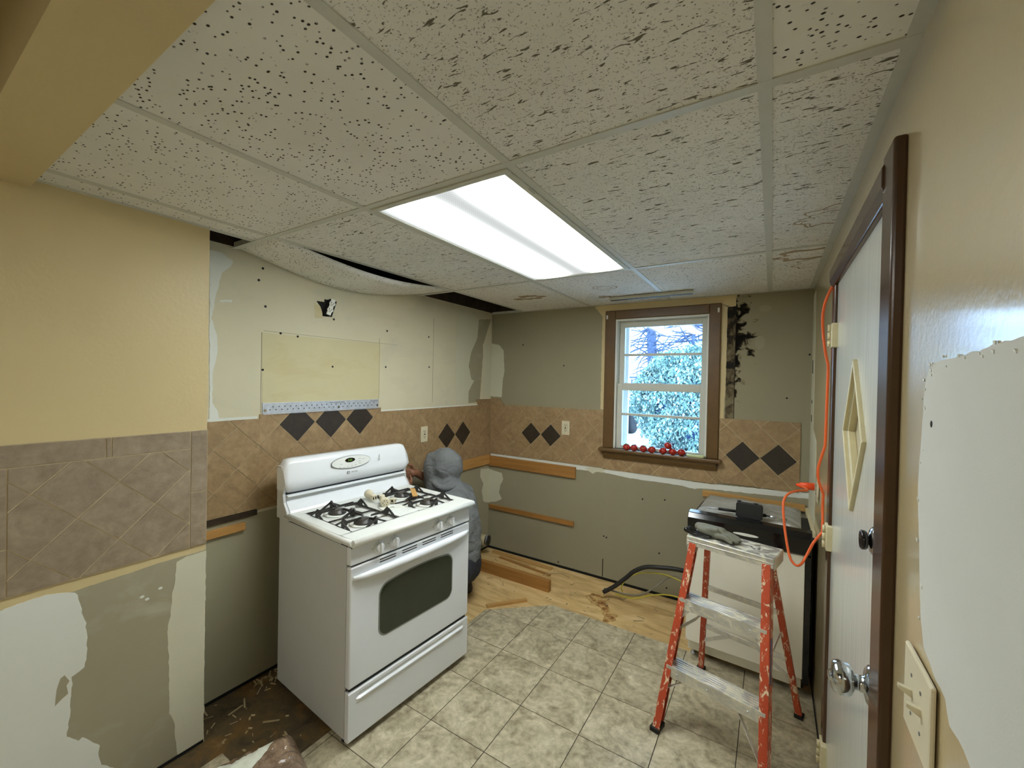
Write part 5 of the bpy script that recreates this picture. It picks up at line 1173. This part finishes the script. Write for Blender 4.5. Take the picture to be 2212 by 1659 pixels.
for j in range(31):
    v_ = .16+.34*j/30; row = []
    for i in range(25):
        u_ = .12+(v_-.16)*.85*i/24; x_, y_ = u_*nX, v_*nY; i0, j0 = int(x_), int(y_); p = ZS[(i0, j0)].lerp(ZS[(i0+1, j0)], x_-i0).lerp(ZS[(i0, j0+1)].lerp(ZS[(i0+1, j0+1)], x_-i0), y_-j0)
        row.append(m.b.verts.new((p.x, p.y, p.z+.002)))
    g2.append(row)
kk = m.mi('paper')
for j in range(30):
    for i in range(24):
        f_ = m.b.faces.new((g2[j][i], g2[j+1][i], g2[j+1][i+1], g2[j][i+1])); f_.smooth = True; f_.material_index = kk
m.build('paper_insert', bO)
# swept debris
m = MB()
for i in range(330):
    if i < 150 and i % 2: continue
    if i < 150: x, y = random.uniform(-2.17, -1.62), random.uniform(.80, 1.22)
    elif i < 190: x, y = random.uniform(-2.15, -1.55), random.uniform(2.55, 3.10)
    elif i < 215: x, y = random.uniform(-1.6, -.5), random.uniform(2.62, 3.12)
    else: x, y = random.gauss(-1.13, .12), random.gauss(2.08, .08)
    if y < .80 and x < XL: continue
    if i < 150 and x > -2.05 and y > 1.06: x = random.uniform(-2.18, -2.08)
    s_ = random.uniform(.003, .009); s_ = s_ if i < 215 else s_*.4; l_ = s_*random.choice((1, 1.2, 2.5, 4) if i < 215 else (1, 1.4)); a_ = random.uniform(0, 3.14)
    m.box(-l_, l_, -s_*.4, s_*.4, 0, s_*.4, 'chip' if i < 215 else 'paper', Matrix.Translation((x, y, -.0035 if (x < -1.60 or y > 2.575) else .0003)) @ Matrix.Rotation(a_, 4, 'Z') @ Matrix.Rotation(random.uniform(0, .2), 4, 'X'))
m.build('floor_debris', label='scattered wood chips and plaster crumbs on the floor', cat='debris', kind='stuff')

# ---------------------------------------------------------------- outside the window
GZ = .18
m = MB(); m.box(-30, 25, 3.6, 60, GZ-.2, GZ, 'pave'); m.build('ground_outside', kind='structure').name = 'ground'
def hedge(name, c, rx_, ry_, rz_, nleaf, label):
    o = thing(name, c, label, 'shrub'); random.seed(len(label))
    m = MB(); rs = []
    for i in range(15):
        a_ = math.pi*i/14; rs.append([Vector((rx_*.88*max(math.sin(a_), .01)*math.cos(b_)*(1+.12*noise.noise(Vector((math.cos(b_)*2, math.sin(b_)*2, i*.3)))), ry_*.88*max(math.sin(a_), .01)*math.sin(b_), rz_*(1-math.cos(a_))*.94)) for b_ in [2*math.pi*j/22 for j in range(22)]])
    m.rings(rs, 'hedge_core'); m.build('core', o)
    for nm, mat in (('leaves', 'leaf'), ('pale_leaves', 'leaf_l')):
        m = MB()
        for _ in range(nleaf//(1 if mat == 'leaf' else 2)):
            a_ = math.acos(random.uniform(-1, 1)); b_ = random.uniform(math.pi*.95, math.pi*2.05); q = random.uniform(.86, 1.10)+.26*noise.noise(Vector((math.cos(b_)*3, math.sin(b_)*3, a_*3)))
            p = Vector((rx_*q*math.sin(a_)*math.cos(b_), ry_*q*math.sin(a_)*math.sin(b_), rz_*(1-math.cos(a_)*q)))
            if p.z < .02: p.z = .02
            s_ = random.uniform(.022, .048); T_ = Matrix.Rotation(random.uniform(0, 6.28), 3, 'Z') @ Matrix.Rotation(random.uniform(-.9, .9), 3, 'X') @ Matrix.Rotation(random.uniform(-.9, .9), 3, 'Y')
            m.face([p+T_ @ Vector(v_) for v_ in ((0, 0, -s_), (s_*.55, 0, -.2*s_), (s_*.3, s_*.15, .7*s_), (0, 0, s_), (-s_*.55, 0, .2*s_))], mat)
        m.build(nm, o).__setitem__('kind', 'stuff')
    return o
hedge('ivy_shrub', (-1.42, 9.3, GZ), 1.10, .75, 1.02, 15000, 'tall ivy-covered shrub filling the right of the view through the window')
def tree(x, y, r, h, label, sd):
    o = thing('tree', (x, y, GZ), label, 'tree'); random.seed(sd)
    m = MB(); m.tube([Vector((.05*math.sin(k*.9), 0, h*k/8)) for k in range(9)], [r*(1-.06*k) for k in range(9)], 'bark', 12); m.build('trunk', o)
    m = MB()
    for i in range(130):
        z = random.uniform(h*.25, h); a_ = random.uniform(0, 6.28); p = Vector((0, 0, z)); d = Vector((math.cos(a_), math.sin(a_)*.5, random.uniform(-.35, .6))).normalized(); pts = [p.copy()]
        L_ = random.uniform(.5, 1.8)
        for k in range(6): d = (d+Vector((random.uniform(-.4, .4), random.uniform(-.3, .3), random.uniform(-.5, .3)))).normalized(); p = p+d*L_/6; pts.append(p.copy())
        m.tube(pts, [.026*(1-k/7.5) for k in range(7)], 'bark', 5)
    m.build('branches', o); return o
tree(-3.28, 13.6, .19, 5.5, 'bare tree with a thick trunk standing behind the shrub, seen in the upper panes', 3)
tree(-1.75, 11.8, .06, 4.2, 'thin bare tree at the right of the upper panes', 9)
# neighbour's house and a parked car
m = MB(); m.box(-9.0, -4.05, 17.0, 19.0, GZ, GZ+1.55, 'siding'); hs2 = m.build('garage', label='white garage wall beyond the drive at the left of the window view', cat='building')
m = MB(); m.box(-4.9, -4.86, 16.98, 17.0, GZ, GZ+1.5, 'bark'); m.box(-9.0, -4.0, 16.9, 19, GZ+1.55, GZ+1.62, 'bark'); m.build('trim', hs2)
cr = thing('parked_car', (-4.15, 10.6, GZ), 'dark blue parked car at the left edge of the view through the window', 'car', rz=R(84))
m = MB(); secs = []
for x, zt_, w_ in ((-2.3, .55, .70), (-2.2, .80, .80), (-1.3, .90, .85), (-.6, 1.38, .72), (.3, 1.42, .70), (.75, .98, .84), (1.15, .86, .82), (1.28, .50, .72)):
    secs.append([Vector((x, -w_, .25)), Vector((x, -w_*1.02, zt_*.55)), Vector((x, -w_*.82, zt_)), Vector((x, w_*.82, zt_)), Vector((x, w_*1.02, zt_*.55)), Vector((x, w_, .25))])
m.rings(secs, 'car', sm=True); m.build('body', cr, bevel=.03)
m = MB(); m.rings([[Vector((x, y, z)) for y, z in ((-.735, 1.0), (-.70, 1.34), (.70, 1.34), (.735, 1.0))] for x in (-.75, .5)], 'black_gloss', sm=False); m.build('windows', cr)
for x in (-1.45, .72):
    for y in (-.86, .86):
        m = MB(); m.lathe([(-.10, .20), (-.10, .31), (-.07, .33), (.07, .33), (.10, .31), (.10, .20)], (x, y, .33), (0, 1, 0), 'tyre', 26); wh = m.build('wheel', cr)
        m = MB(); m.lathe([(-.085, .19), (-.095, .05), (.095, .05), (.085, .19)], (x, y, .33), (0, 1, 0), 'steel', 14); m.build('hubcap', wh)
bpy.context.view_layer.update()
